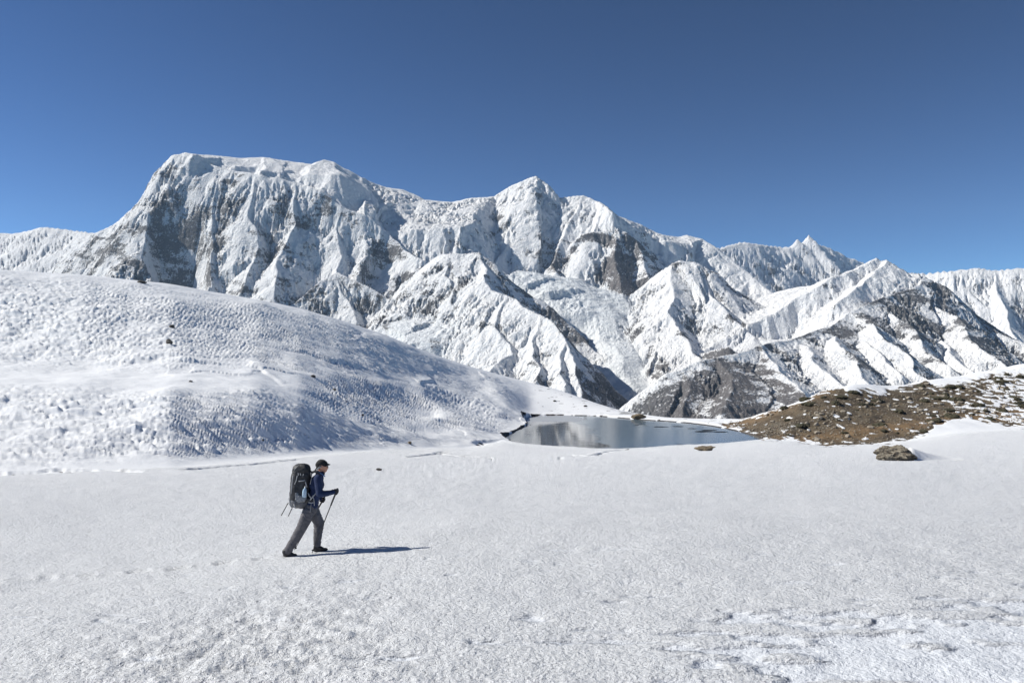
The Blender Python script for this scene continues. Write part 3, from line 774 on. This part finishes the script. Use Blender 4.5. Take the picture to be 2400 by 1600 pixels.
def rock_mesh(name, seed, sx, sy, sz, sub=3, rough=0.35, facets=9):
    rs = np.random.RandomState(seed)
    bm = bmesh.new(); bmesh.ops.create_icosphere(bm, subdivisions=sub, radius=1)
    co = np.array([v.co[:] for v in bm.verts])
    for _ in range(facets):                         # chop flat faces
        n = rs.normal(size=3); n /= np.linalg.norm(n); d = 0.62 + 0.25 * rs.rand()
        k = co @ n
        co = co - np.outer(np.maximum(k - d, 0), n)
    nz = fbm(co[:, 0] * 2.3 + seed, co[:, 1] * 2.3 + co[:, 2] * 1.7, 4, seed)
    nz2 = pn(co[:, 2] * 5 + seed, co[:, 0] * 6 + co[:, 1] * 5, seed + 5)
    co = co * (1 + rough * 0.5 * nz + rough * 0.18 * nz2)[:, None] * np.array([sx, sy, sz])
    for v, c in zip(bm.verts, co): v.co = c
    me = bpy.data.meshes.new(name); bm.to_mesh(me); bm.free()
    return me

M_STONE = simple_mat("pale_stone", (0.20, 0.17, 0.13), 0.85, (0.36, 0.32, 0.26), 5, 0.02, 18)
M_BOULDER = simple_mat("lichen_boulder", (0.09, 0.07, 0.05), 0.9, (0.30, 0.27, 0.21), 4.5, 0.12, 6)
M_DARK = simple_mat("dark_rock", (0.045, 0.045, 0.045), 0.85, (0.12, 0.105, 0.09), 7, 0.03, 20)
M_BUSH = simple_mat("dark_scrub", (0.030, 0.034, 0.018), 0.9, (0.075, 0.062, 0.035), 6, 0.06, 22)
M_TURF = simple_mat("dry_turf", (0.14, 0.10, 0.055), 0.95, (0.25, 0.21, 0.15), 8, 0.05, 25)

def place(px, py, wpx, hpx, seed, mat, label, cat="rock", name="rock", depth=0.8, group=None, sub=3, sink=0.3, rough=0.35):
    x, y, z = hit(px, py)
    w, h = wpx * y / F, hpx * y / F
    me = rock_mesh(name, seed, w / 2, w / 2 * depth, h / (1.0 + (1 - sink)), sub, rough)
    o = link(name, me, mat)
    o.location = (x, y + w * 0.5 * depth * 0.6, z + h * (0.5 - sink * 0.6))
    o.rotation_euler.z = random.uniform(-0.4, 0.4)
    tag(o, label, cat, group)
    return o

b_ = place(2110, 1083, 94, 35, 4, M_BOULDER, "large brown lichen covered boulder with a snow drift behind it on the right", sub=5, sink=0.35, rough=1.0, depth=0.7)
place(2080, 1082, 40, 18, 9, M_BOULDER, "low broken shelf of brown rock leaning on the left of the large boulder", sub=4, rough=0.7)
place(1655, 1056, 62, 10, 11, M_TURF, "flat patch of bare turf and stone poking from snow below the lake", cat="turf patch", name="turf_patch", sub=4, sink=0.3, rough=0.7)
place(888, 1103, 17, 6, 12, M_DARK, "small dark flat stone alone in the snow to the right of the hiker", sink=0.3)
place(330, 664, 21, 8, 13, M_DARK, "dark boulder sitting on the skyline of the left snow hill")
place(402, 768, 14, 8, 14, M_DARK, "upper of two dark rocks high on the left snow hill")
place(394, 808, 19, 12, 15, M_DARK, "lower of two dark rocks on the left snow hill, with a snow mound")
place(733, 886, 13, 7, 16, M_DARK, "dark rock on the smooth bright shoulder in the middle of the hill")
place(783, 916, 9, 6, 17, M_DARK, "tiny dark rock at the edge of a shaded hollow on the hill")
place(446, 896, 10, 5, 18, M_DARK, "small dark stone lying on the flat snow terrace of the hill")
place(850, 976, 6, 6, 19, M_DARK, "tiny black stone in the shaded dimpled snow above the hiker")
place(615, 1034, 9, 5, 20, M_DARK, "small black stone low on the shaded part of the hill")
place(960, 1041, 9, 9, 21, M_TURF, "upright brown stone on the snow flat left of the lake")
place(1242, 1001, 9, 6, 22, M_DARK, "dark stone standing in the lake near its left bank")
place(1499, 982, 34, 11, 23, M_TURF, "brown turf knoll on the far bank of the lake", cat="turf knoll", name="turf_knoll", sub=4, rough=0.6)
place(1300, 941, 8, 4, 24, M_DARK, "tiny stone on the far snow slope above the lake, leftmost of two")
place(1372, 953, 10, 4, 25, M_DARK, "tiny stone on the far snow slope above the lake, rightmost of two")

# the snow drift in the lee of the boulder
bx, by, bz = hit(2138, 1080)
bm = bmesh.new()
n = 22
for i in range(n + 1):
    for j in range(n + 1):
        s_ = i / n; w = (j / n - 0.5) * 2
        hgt = 1.15 * (1 - s_) ** 1.6 * math.cos(w * math.pi / 2) ** 1.3 * min(1, s_ * 6 + 0.25)
        bm.verts.new((-0.3 + 4.6 * s_, w * (0.95 - 0.4 * s_) + 0.6 * s_ + 0.05 * math.sin(i * 1.7 + j), hgt - 0.1 + 0.012 * math.sin(i * 2.1) * math.cos(j * 1.3)))
bm.verts.ensure_lookup_table()
for i in range(n):
    for j in range(n):
        a = i * (n + 1) + j
        f = bm.faces.new([bm.verts[k] for k in (a, a + n + 1, a + n + 2, a + 1)]); f.smooth = True
me = bpy.data.meshes.new("snow_drift"); bm.to_mesh(me); bm.free()
o = link("snow_drift", me, simple_mat("drift_snow", (0.85, 0.86, 0.87), 0.6, None, bump=0.02, bscale=20))
o.location = (bx, by + 0.7, bz)
tag(o, "smooth tapering snow drift behind the large boulder", kind="structure")

# stones and scrub on the bare slope
def in_poly(P, x, y):
    c = False
    for (x0, y0), (x1, y1) in zip(P, P[1:] + P[:1]):
        if (y0 > y) != (y1 > y) and x < (x1 - x0) * (y - y0) / (y1 - y0) + x0: c = not c
    return c
protos = [rock_mesh("stone", 100 + k, 1, random.uniform(.7, 1), random.uniform(.5, .8), 2, 0.5) for k in range(7)]
for m_ in protos: m_.materials.append(M_STONE)
bprotos = [rock_mesh("shrub", 200 + k, 1, random.uniform(.8, 1), random.uniform(.32, .5), 3, 1.1, 3) for k in range(5)]
for m_ in bprotos: m_.materials.append(M_BUSH)
rnd = random.Random(5)
cnt = 0
while cnt < 250:
    px, py = rnd.uniform(1690, 2400), rnd.uniform(860, 1042)
    if not in_poly(BROWN, px, py): continue
    # stones gather in the lower middle band of the slope and along the shore
    band = math.exp(-((py - (1000 - (px - 1900) * 0.22)) / 30) ** 2)
    if rnd.random() > 0.25 + 0.75 * band: continue
    x, y, z = hit(px, py)
    s_ = (rnd.random() ** 2.5 * 0.42 + 0.13)
    o = link("stone", protos[cnt % 7])
    o.location = (x, y, z + s_ * 0.15); o.scale = (s_, s_, s_ * rnd.uniform(.7, 1)); o.rotation_euler = (rnd.uniform(-.2, .2), rnd.uniform(-.2, .2), rnd.uniform(0, 6))
    tag(o, "pale weathered stone lying on the bare brown slope right of the lake", "stone", "stones scattered over the brown slope")
    cnt += 1
cnt = 0
while cnt < 65:
    px, py = rnd.uniform(1800, 2400), rnd.uniform(870, 1020)
    if not in_poly(BROWN, px, py): continue
    x, y, z = hit(px, py)
    s_ = rnd.uniform(0.3, 1.15)
    o = link("shrub", bprotos[cnt % 5])
    o.location = (x, y, z + 0.02); o.scale = (s_, s_ * .8, s_); o.rotation_euler = (0, 0, rnd.uniform(0, 6))
    tag(o, "dark cushion of low scrub on the bare brown slope", "shrub", "low scrub cushions on the brown slope")
    cnt += 1
# grit and pebbles too many to count, one object
V_, F_ = [], []
base = np.array([(1, 0, 0), (-1, 0, 0), (0, 1, 0), (0, -1, 0), (0, 0, 1), (0, 0, -1)], float)
fc = [(0, 2, 4), (2, 1, 4), (1, 3, 4), (3, 0, 4), (2, 0, 5), (1, 2, 5), (3, 1, 5), (0, 3, 5)]
k = 0
while k < 2600:
    if rnd.random() < 0.2: px, py = rnd.uniform(1640, 1860), rnd.uniform(990, 1034)
    else: px, py = rnd.uniform(1690, 2400), rnd.uniform(858, 1042)
    if not in_poly(BROWN, px, py): continue
    x, y, z = hit(px, py)
    if z < ZL + 0.02: continue
    s_ = rnd.uniform(0.04, 0.14)
    th = rnd.uniform(0, 3.14); c_, sn_ = math.cos(th), math.sin(th)
    q = base * np.array([s_ * rnd.uniform(.7, 1.4), s_, s_ * rnd.uniform(.5, .9)]) * (1 + 0.3 * np.array([[rnd.uniform(-1, 1)] for _ in range(6)]))
    q = np.stack([q[:, 0] * c_ - q[:, 1] * sn_, q[:, 0] * sn_ + q[:, 1] * c_, q[:, 2]], -1) + (x, y, z + s_ * .3)
    o0 = len(V_); V_ += q.tolist(); F_ += [tuple(i + o0 for i in f) for f in fc]; k += 1
me = bpy.data.meshes.new("pebbles"); me.from_pydata(V_, [], F_)
tag(link("pebbles", me, M_STONE), "pale pebbles and grit strewn over the brown slope and lake shore", kind="stuff")
# thin floes on the lake
bm = bmesh.new()
for px, py, w in ((1545, 1000, 1.1), (1560, 1000, .6), (1590, 999, 1.0), (1622, 1004, .8), (1648, 1011, 1.8), (1662, 1008, 1.4), (1690, 1012, 1.2), (1492, 996, .5), (1505, 994, .6), (1512, 997, .4), (1592, 1041, .4)):
    x, y = on_lake(px, py)
    vs = [bm.verts.new((x + w * math.cos(a) * random.uniform(.7, 1.1), y + 0.5 * w * math.sin(a) * random.uniform(.6, 1.1), ZL + 0.02)) for a in np.linspace(0, 2 * math.pi, 11)[:-1]]
    f = bm.faces.new(vs)
bmesh.ops.solidify(bm, geom=bm.faces[:], thickness=0.015)
me = bpy.data.meshes.new("ice_fragments"); bm.to_mesh(me); bm.free()
tag(link("ice_fragments", me, simple_mat("thin_ice", (0.45, 0.5, 0.55), 0.3)), "thin broken plates of pale ice floating on the lake", kind="stuff")

# ------------------------------------------------------------------ hiker
fx, fy, fz = hit(679, 1304)
lx_, ly_, lz_ = hit(752, 1292)
YP = fy + 0.10
DL = min(max(ly_ - YP, 0.06), 0.34)              # how far behind the left foot stands
BASE = Vector((fx, YP, fz - 0.012))
def q(zx, zy, dy=0.0):
    px, py = 620 + zx / 5.8075, 1050 + zy / 5.8075
    Y = YP + dy
    return Vector(((px - UC) * Y / F, Y, (VC - py) * Y / F)) - BASE

def hull(bm, p0, r0, p1, r1, sc=(1, 1, 1), seg=2):
    t = bmesh.new()
    for p, r in ((p0, r0), (p1, r1)):
        g = bmesh.ops.create_icosphere(t, subdivisions=seg, radius=r)
        for v in g['verts']: v.co = Vector((v.co.x * sc[0], v.co.y * sc[1], v.co.z * sc[2])) + p
    bmesh.ops.convex_hull(t, input=t.verts)
    bmesh.ops.delete(t, geom=[v for v in t.verts if not v.link_faces], context='VERTS')
    tm = bpy.data.meshes.new("t"); t.to_mesh(tm); t.free()
    bm.from_mesh(tm); bpy.data.meshes.remove(tm)

def blob(name, parts, voxel, mat, parent=None, smooth=4, folds=0.0, fscale=18, seed=1):
    """round cones melted into one continuous skin"""
    bm = bmesh.new()
    for c in parts:
        p0, r0, p1, r1 = c[:4]
        hull(bm, p0, r0, p1, r1, c[4] if len(c) > 4 else (1, 1, 1))
    me = bpy.data.meshes.new(name); bm.to_mesh(me); bm.free()
    o = bpy.data.objects.new(name, me); COL.objects.link(o)
    md = o.modifiers.new("r", 'REMESH'); md.mode = 'VOXEL'; md.voxel_size = voxel
    if smooth:
        ms = o.modifiers.new("s", 'SMOOTH'); ms.iterations = smooth; ms.factor = 0.5
    dg = bpy.context.evaluated_depsgraph_get()
    nm = bpy.data.meshes.new_from_object(o.evaluated_get(dg))
    nm.name = name
    o.modifiers.clear(); o.data = nm; bpy.data.meshes.remove(me)
    n = len(nm.vertices)
    if folds and n:
        co = np.empty(n * 3, np.float32); nm.vertices.foreach_get("co", co); co = co.reshape(-1, 3)
        no = np.empty(n * 3, np.float32); nm.vertices.foreach_get("normal", no); no = no.reshape(-1, 3)
        f = 1 - 2 * np.abs(pn((co[:, 0] * 0.8 + co[:, 2]) * fscale + 1.3 * pn(co[:, 0] * 9, co[:, 1] * 9, seed), (co[:, 0] - 0.3 * co[:, 2]) * fscale * 0.35 + co[:, 1] * 7, seed))
        f += 0.5 * pn(co[:, 0] * fscale * 1.6 + co[:, 1] * 20, co[:, 2] * fscale * 1.9, seed + 3)
        co += no * (f * folds)[:, None]
        nm.vertices.foreach_set("co", co.ravel()); nm.update()
    nm.polygons.foreach_set("use_smooth", np.ones(len(nm.polygons), bool))
    nm.materials.clear(); nm.materials.append(mat)
    if parent is not None: o.parent = parent
    return o

def tube(name, pts, r, mat, parent=None, seg=8, flat=1.0, caps=True):
    bm = bmesh.new(); rings = []
    pts = [Vector(p) for p in pts]
    rr = r if isinstance(r, (list, tuple)) else [r] * len(pts)
    for i, p in enumerate(pts):
        d = (pts[min(i + 1, len(pts) - 1)] - pts[max(i - 1, 0)]).normalized()
        a = d.cross(Vector((0, 1, 0)));
        if a.length < 0.05: a = d.cross(Vector((1, 0, 0)))
        a.normalize(); b = d.cross(a).normalized()
        rings.append([bm.verts.new(p + (a * math.cos(t) + b * math.sin(t) * flat) * rr[i]) for t in np.linspace(0, 2 * math.pi, seg + 1)[:-1]])
    for A, B_ in zip(rings[:-1], rings[1:]):
        for k in range(seg):
            f = bm.faces.new((A[k], A[(k + 1) % seg], B_[(k + 1) % seg], B_[k])); f.smooth = True
    if caps: bm.faces.new(rings[0][::-1]); bm.faces.new(rings[-1])
    bmesh.ops.recalc_face_normals(bm, faces=bm.faces)
    me = bpy.data.meshes.new(name); bm.to_mesh(me); bm.free()
    return link(name, me, mat, parent)

SKIN = simple_mat("tanned_skin", (0.50, 0.24, 0.16), 0.55, (0.58, 0.30, 0.20), 25)
JACKET = simple_mat("blue_fleece", (0.011, 0.022, 0.066), 0.9, (0.015, 0.030, 0.090), 14, 0.003, 160)
JACKETL = simple_mat("light_blue_trim", (0.10, 0.19, 0.38), 0.8)
TROUS = simple_mat("grey_trousers", (0.085, 0.082, 0.092), 0.85, (0.125, 0.12, 0.13), 9, 0.003, 120)
BLACK = simple_mat("black_leather", (0.012, 0.012, 0.014), 0.5, (0.03, 0.03, 0.034), 20, 0.003, 90)
GLOVE = simple_mat("dark_glove", (0.022, 0.022, 0.028), 0.85)
CAPM = simple_mat("black_cap_cloth", (0.012, 0.012, 0.013), 0.85, (0.022, 0.022, 0.023), 30, 0.002, 120)
GREYC = simple_mat("grey_webbing", (0.33, 0.33, 0.34), 0.7)
PACK = simple_mat("black_pack_cloth", (0.016, 0.016, 0.019), 0.6, (0.035, 0.035, 0.039), 12, 0.004, 60)
PACKG = simple_mat("grey_pack_cloth", (0.085, 0.087, 0.098), 0.7, (0.12, 0.122, 0.132), 14, 0.004, 50)
MESHP = simple_mat("silver_grey_mesh", (0.26, 0.27, 0.285), 0.6, (0.16, 0.165, 0.175), 30, 0.004, 60)
ALU = simple_mat("black_pole", (0.018, 0.018, 0.02), 0.35)
BOTTLE = simple_mat("clear_blue_bottle", (0.42, 0.55, 0.66), 0.15, None)
NAVY = simple_mat("navy_collar", (0.010, 0.014, 0.035), 0.85)

HN, HF = -0.19, 0.19
kR, aR = q(498, 1092, -.10), q(322, 1385, -.10)
kL, aL = q(742, 1012, DL * .6 + .08), q(716, 1312, DL)
hR, hL = q(612, 835, -.09), q(655, 835, .09)
elR, wrR = q(748, 622, -.25), q(938, 596, -.22)
elL, wrL = q(700, 600, .25), q(765, 684, .20)
body = [
    (q(776, 232), .088, q(784, 244), .086, (1, .84, 1)), (q(792, 262), .062, q(818, 300), .040, (1, .9, 1)), (q(815, 240), .055, q(832, 262), .042, (1, .9, 1)),
    (q(848, 250), .012, q(861, 270), .014), (q(838, 292), .020, q(845, 297), .016), (q(764, 262, -.078), .020, q(762, 274, -.080), .016),
    (q(762, 340), .052, q(775, 285), .052), (q(735, 400, -.13), .06, q(735, 400, .13), .06), (q(725, 480, -.07), .085, q(725, 480, .07), .085),
    (q(725, 480), .09, q(650, 760), .085), (q(640, 800, -.06), .08, q(640, 800, .06), .08), (q(725, 405, HN), .045, elR, .038), (elR, .038, wrR, .026), (wrR, .024, q(955, 590, -.21), .020),
    (q(742, 405, HF), .045, elL, .038), (elL, .038, wrL, .026), (wrL, .024, q(780, 688, .19), .018),
    (hR, .078, kR, .055), (kR, .052, aR, .038), (hL, .078, kL, .055), (kL, .052, aL, .038), (aR, .032, q(380, 1455, -.10), .018), (aL, .032, q(800, 1376, DL), .018)]
person = blob("person", body, 0.009, SKIN, None, 3)
person.location = BASE
tag(person, "hiker in a blue fleece and grey trousers striding right across the snow with two poles", "person")
P_ = person
jacket = blob("jacket", [
    (q(738, 408, -.125), .080, q(738, 408, .125), .080), (q(725, 500, -.075), .105, q(725, 500, .075), .105), (q(725, 480, -.06), .103, q(672, 690, -.065), .090), (q(725, 480, .06), .103, q(672, 690, .065), .090), (q(705, 430, -.08), .085, q(670, 500, -.08), .085), (q(705, 430, .08), .085, q(670, 500, .08), .085), (q(672, 500, 0), .09, q(650, 660, 0), .09),
    (q(672, 690, -.06), .088, q(645, 790, -.07), .098), (q(672, 690, .06), .088, q(655, 790, .07), .098), (q(745, 350), .062, q(765, 340), .060),
    (q(724, 408, HN), .066, elR, .055), (elR, .056, q(830, 618, -.24), .050), (q(830, 618, -.24), .050, wrR, .036),
    (q(742, 408, HF), .066, elL, .055), (elL, .054, wrL, .038)], 0.010, JACKET, P_, 4, 0.004, 16, 5)
blob("collar", [(q(752, 335), .062, q(784, 322), .050), (q(770, 350), .055, q(792, 345), .040)], 0.008, NAVY, P_, 2)
tube("trim", [q(690, 322, -.13), q(725, 325, -.14), q(760, 340, -.11), q(800, 368, -.07), q(822, 382, -.03)], .008, JACKETL, P_, flat=1.6)
tube("hem_band", [q(700, 700, -.12), q(730, 698, -.07), q(742, 698, 0), q(738, 698, .07)], .020, GREYC, P_, flat=.4)
trousers = blob("trousers", [
    (q(632, 815, -.07), .108, q(640, 815, .07), .108), (q(606, 850, -.09), .104, kR, .080), (q(606, 850, -.05), .10, q(560, 960, -.09), .095), (kR, .080, q(430, 1210, -.10), .076), (q(430, 1210, -.10), .076, q(318, 1395, -.10), .066),
    (q(655, 850, .08), .104, kL, .084), (kL, .084, q(726, 1180, DL * .9), .070), (q(726, 1180, DL * .9), .070, q(716, 1318, DL), .056)], 0.010, TROUS, P_, 3, 0.0075, 15, 9)
for nm, pts in (("boot", [(q(290, 1405, -.10), .062, q(300, 1436, -.10), .056), (q(280, 1452, -.10), .036, q(415, 1452, -.10), .026), (q(415, 1455, -.10), .030, q(430, 1460, -.10), .022), (q(300, 1410, -.10), .052, q(385, 1450, -.10), .030)]),
                ("boot", [(q(712, 1335, DL), .056, q(705, 1368, DL), .050), (q(695, 1385, DL), .034, q(825, 1374, DL), .026), (q(825, 1374, DL), .030, q(845, 1374, DL), .022), (q(715, 1340, DL), .046, q(790, 1368, DL), .030)])):
    blob(nm, pts, 0.007, BLACK, P_, 2)
def glove(c, axis, near, parent):
    """palm and five bent fingers closed round a grip at c, running along axis"""
    s_ = near
    ax = axis.normalized(); fw = Vector((1, 0, 0)); fw = (fw - ax * fw.dot(ax)).normalized(); sd = ax.cross(fw).normalized()
    parts = [(c - fw * .030 + ax * .028, .021, c - fw * .028 - ax * .030, .020), (c - fw * .030, .024, c - fw * .062, .024)]
    for k, (off, ln) in enumerate(((.030, .9), (.010, 1.0), (-.010, .95), (-.029, .8))):
        a = c - fw * .018 + ax * off + sd * s_ * -.018
        b = c + fw * .024 * ln + ax * (off * .95) + sd * s_ * -.022
        d = c + fw * .030 * ln + ax * (off * .9) + sd * s_ * .008
        e = c + fw * .006 + ax * (off * .9) + sd * s_ * .022
        parts += [(a, .0115, b, .011), (b, .011, d, .0105), (d, .0105, e, .009)]
    parts += [(c - fw * .025 + ax * .035, .014, c + ax * .046 + sd * s_ * .012, .012), (c + ax * .046 + sd * s_ * .012, .012, c + fw * .020 + ax * .040 + sd * s_ * .016, .010)]
    return blob("glove", parts, 0.0045, GLOVE, parent, 2)
gR0, tR = q(990, 556, -.215), None
hxR, hyR, hzR = hit(731, 1297); hxL, hyL, hzL = hit(690, 1290)
tipR = Vector((hxR, hyR, hzR)) - BASE; tipL = Vector((hxL, hyL, hzL)) - BASE
gR1 = gR0 + (tipR - gR0) * 0.10
gL0 = q(812, 672, .19); gL1 = gL0 + (tipL - gL0) * 0.12
glove(gR0 + (gR1 - gR0) * .45, gR0 - gR1, 1, P_)
glove(gL0 + (gL1 - gL0) * .40, gL0 - gL1, -1, P_)
# cap with brim and neck flap, glasses
cap = blob("cap", [(q(744, 222), .062, q(810, 214), .060, (1, 1.15, 1)), (q(765, 205), .070, q(790, 204), .066, (1, 1.1, .95)), (q(728, 238), .030, q(728, 238), .030, (1, 2, 1))], 0.007, CAPM, P_, 3, 0.003, 30, 3)
br = tube("brim", [q(838, 208), q(870, 213), q(893, 219)], [.075, .066, .030], CAPM, P_, 16, 1.0)
for v in br.data.vertices:                       # flatten the brim into a thin curved peak
    c0 = q(865, 213); t_ = (v.co.x - c0.x)
    v.co.z = c0.z - t_ * 0.28 + (v.co.z - (c0.z - t_ * 0.28)) * 0.06 - (v.co.y - c0.y) ** 2 * 4
blob("neck_flap", [(q(722, 248, -.07), .014, q(692, 296, -.06), .010), (q(722, 248, .07), .014, q(692, 296, .06), .010), (q(715, 250, -.06), .014, q(715, 250, .06), .014), (q(692, 294, -.05), .011, q(692, 294, .05), .011),
                   (q(720, 256, -.075), .010, q(765, 245, -.085), .008)], 0.006, GREYC if False else CAPM, P_, 1)
tube("flap_lining", [q(705, 296, -.075), q(735, 270, -.088), q(772, 250, -.090)], [.010, .013, .006], GREYC, P_, 8, .4)
tube("glasses", [q(856, 250, -.055), q(862, 249, -.03), q(864, 249, .03), q(856, 250, .055)], .010, BLACK, P_, 8)
tube("glasses_arm", [q(856, 248, -.055), q(810, 246, -.078)], .003, BLACK, P_, 6)

# the backpack, a thing of its own
pack = bpy.data.objects.new("backpack", None); COL.objects.link(pack); pack.location = BASE
tag(pack, "tall black and grey trekking backpack carried by the hiker", "backpack")
W_ = .085
blob("pack_body", [(q(442, 380, -W_), .098, q(432, 640, -W_), .112), (q(442, 380, W_), .098, q(432, 640, W_), .112), (q(548, 380, -W_), .10, q(520, 690, -W_), .105), (q(548, 380, W_), .10, q(520, 690, W_), .105),
                   (q(600, 380, -.06), .055, q(575, 640, -.06), .055), (q(600, 380, .06), .055, q(575, 640, .06), .055)], 0.010, PACK, pack, 4, 0.005, 13, 21)
blob("base_compartment", [(q(440, 720, -W_), .094, q(440, 740, W_), .094), (q(510, 728, -W_), .100, q(510, 745, W_), .100), (q(550, 715, -.07), .085, q(555, 730, .07), .085), (q(440, 725), .1, q(515, 735), .1)], 0.010, PACKG, pack, 3, 0.004, 14, 22)
blob("lid", [(q(462, 292, -.075), .098, q(545, 288, -.075), .100), (q(462, 292, .075), .098, q(545, 288, .075), .100), (q(450, 330, -.08), .090, q(590, 345, -.08), .068), (q(450, 330, .08), .090, q(590, 345, .08), .068)], 0.010, PACK, pack, 4, 0.008, 14, 23)
blob("side_pocket", [(q(440, 620, -.175), .030, q(450, 700, -.175), .036), (q(470, 660, -.185), .034, q(540, 690, -.185), .036), (q(470, 705, -.185), .036, q(525, 705, -.185), .036), (q(555, 650, -.18), .022, q(545, 690, -.18), .03)], 0.008, MESHP, pack, 3, 0.006, 22, 24)
blob("rear_pocket", [(q(362, 690, -.06), .040, q(385, 770, -.05), .046), (q(362, 690, .06), .040, q(385, 770, .05), .046), (q(370, 740, -.06), .045, q(370, 740, .06), .045)], 0.008, MESHP, pack, 3, 0.006, 20, 25)
for pts, r in (([(388, 372), (378, 450), (368, 540), (362, 620)], .008), ([(446, 372), (432, 440), (408, 490)], .007), ([(462, 448), (505, 444), (552, 436)], .010), ([(556, 452), (566, 490), (578, 530)], .009),
               ([(455, 338), (462, 352), (458, 372)], .007), ([(488, 340), (492, 372)], .007), ([(530, 346), (522, 374)], .006), ([(400, 760), (412, 800), (424, 818)], .010), ([(402, 300), (440, 250), (470, 225)], .004), ([(630, 330), (640, 400), (622, 490)], .004)):
    tube("strap", [q(x, y, -.205 if x > 470 and y > 400 else -.195) for x, y in pts], r, GREYC, pack, 6, 0.35)
tube("hip_belt", [q(560, 700, -.17), q(610, 712, -.175), q(650, 715, -.16), q(700, 728, -.12)], [.045, .042, .036, .02], PACK, pack, 10, 0.4)
for pts, r in (([(618, 706), (660, 655), (714, 592)], .010), ([(592, 606), (605, 640), (640, 690)], .009), ([(600, 735), (640, 745), (668, 735)], .010), ([(655, 640), (672, 700), (678, 782)], .006), ([(640, 740), (628, 800), (620, 872)], .0035)):
    tube("belt_strap", [q(x, y, -.20) for x, y in pts], r, GREYC, pack, 6, 0.35)
tube("shoulder_strap", [q(640, 330, -.14), q(690, 312, -.15), q(740, 350, -.165), q(752, 430, -.14), q(720, 540, -.12)], [.02, .024, .022, .018, .012], PACK, pack, 8, .6)
bt = bpy.data.objects.new("water_bottle", None); COL.objects.link(bt); bt.location = BASE
tag(bt, "clear pale blue water bottle in the side pocket of the backpack", "bottle")
tube("bottle_body", [q(556, 530, -.215), q(553, 545, -.215), q(548, 565, -.215), q(544, 600, -.215), q(541, 640, -.215), q(540, 665, -.215)], [.012, .016, .032, .036, .035, .030], BOTTLE, bt, 14)
tube("bottle_cap", [q(559, 512, -.215), q(556, 530, -.215)], .015, GREYC, bt, 12)
for zs, lab in ((((322, 742), (226, 916)), "left of two thin dark rods sticking out below the backpack"), (((376, 812), (324, 922)), "right of two thin dark rods sticking out below the backpack")):
    e = tube("rod", [q(*zs[0], -.05), q(*zs[1], -.05)], .0075, ALU, None, 8)
    e.location = BASE; tag(e, lab, "rod")
for g0, g1, tip, lab in ((gR0, gR1, tipR, "trekking pole held out in front in the hiker's raised right hand"), (gL0, gL1, tipL, "trekking pole in the hiker's lower left hand, slanting back behind the leg")):
    e = bpy.data.objects.new("trekking_pole", None); COL.objects.link(e); e.location = BASE
    tag(e, lab, "trekking pole")
    d = (tip - g0)
    tube("grip", [g0 - d * .01, g0 + d * .02, g0 + d * .08, g0 + d * .25], [.016, .018, .015, .013], BLACK, e, 10)
    tube("shaft", [g0 + d * .24, g0 + d * .6, g0 + d * .6001, tip + d * 0.02], [.0085, .0085, .0068, .0055], ALU, e, 8)
    tube("basket", [tip - d * .045, tip - d * .040], [.020, .024], BLACK, e, 12)
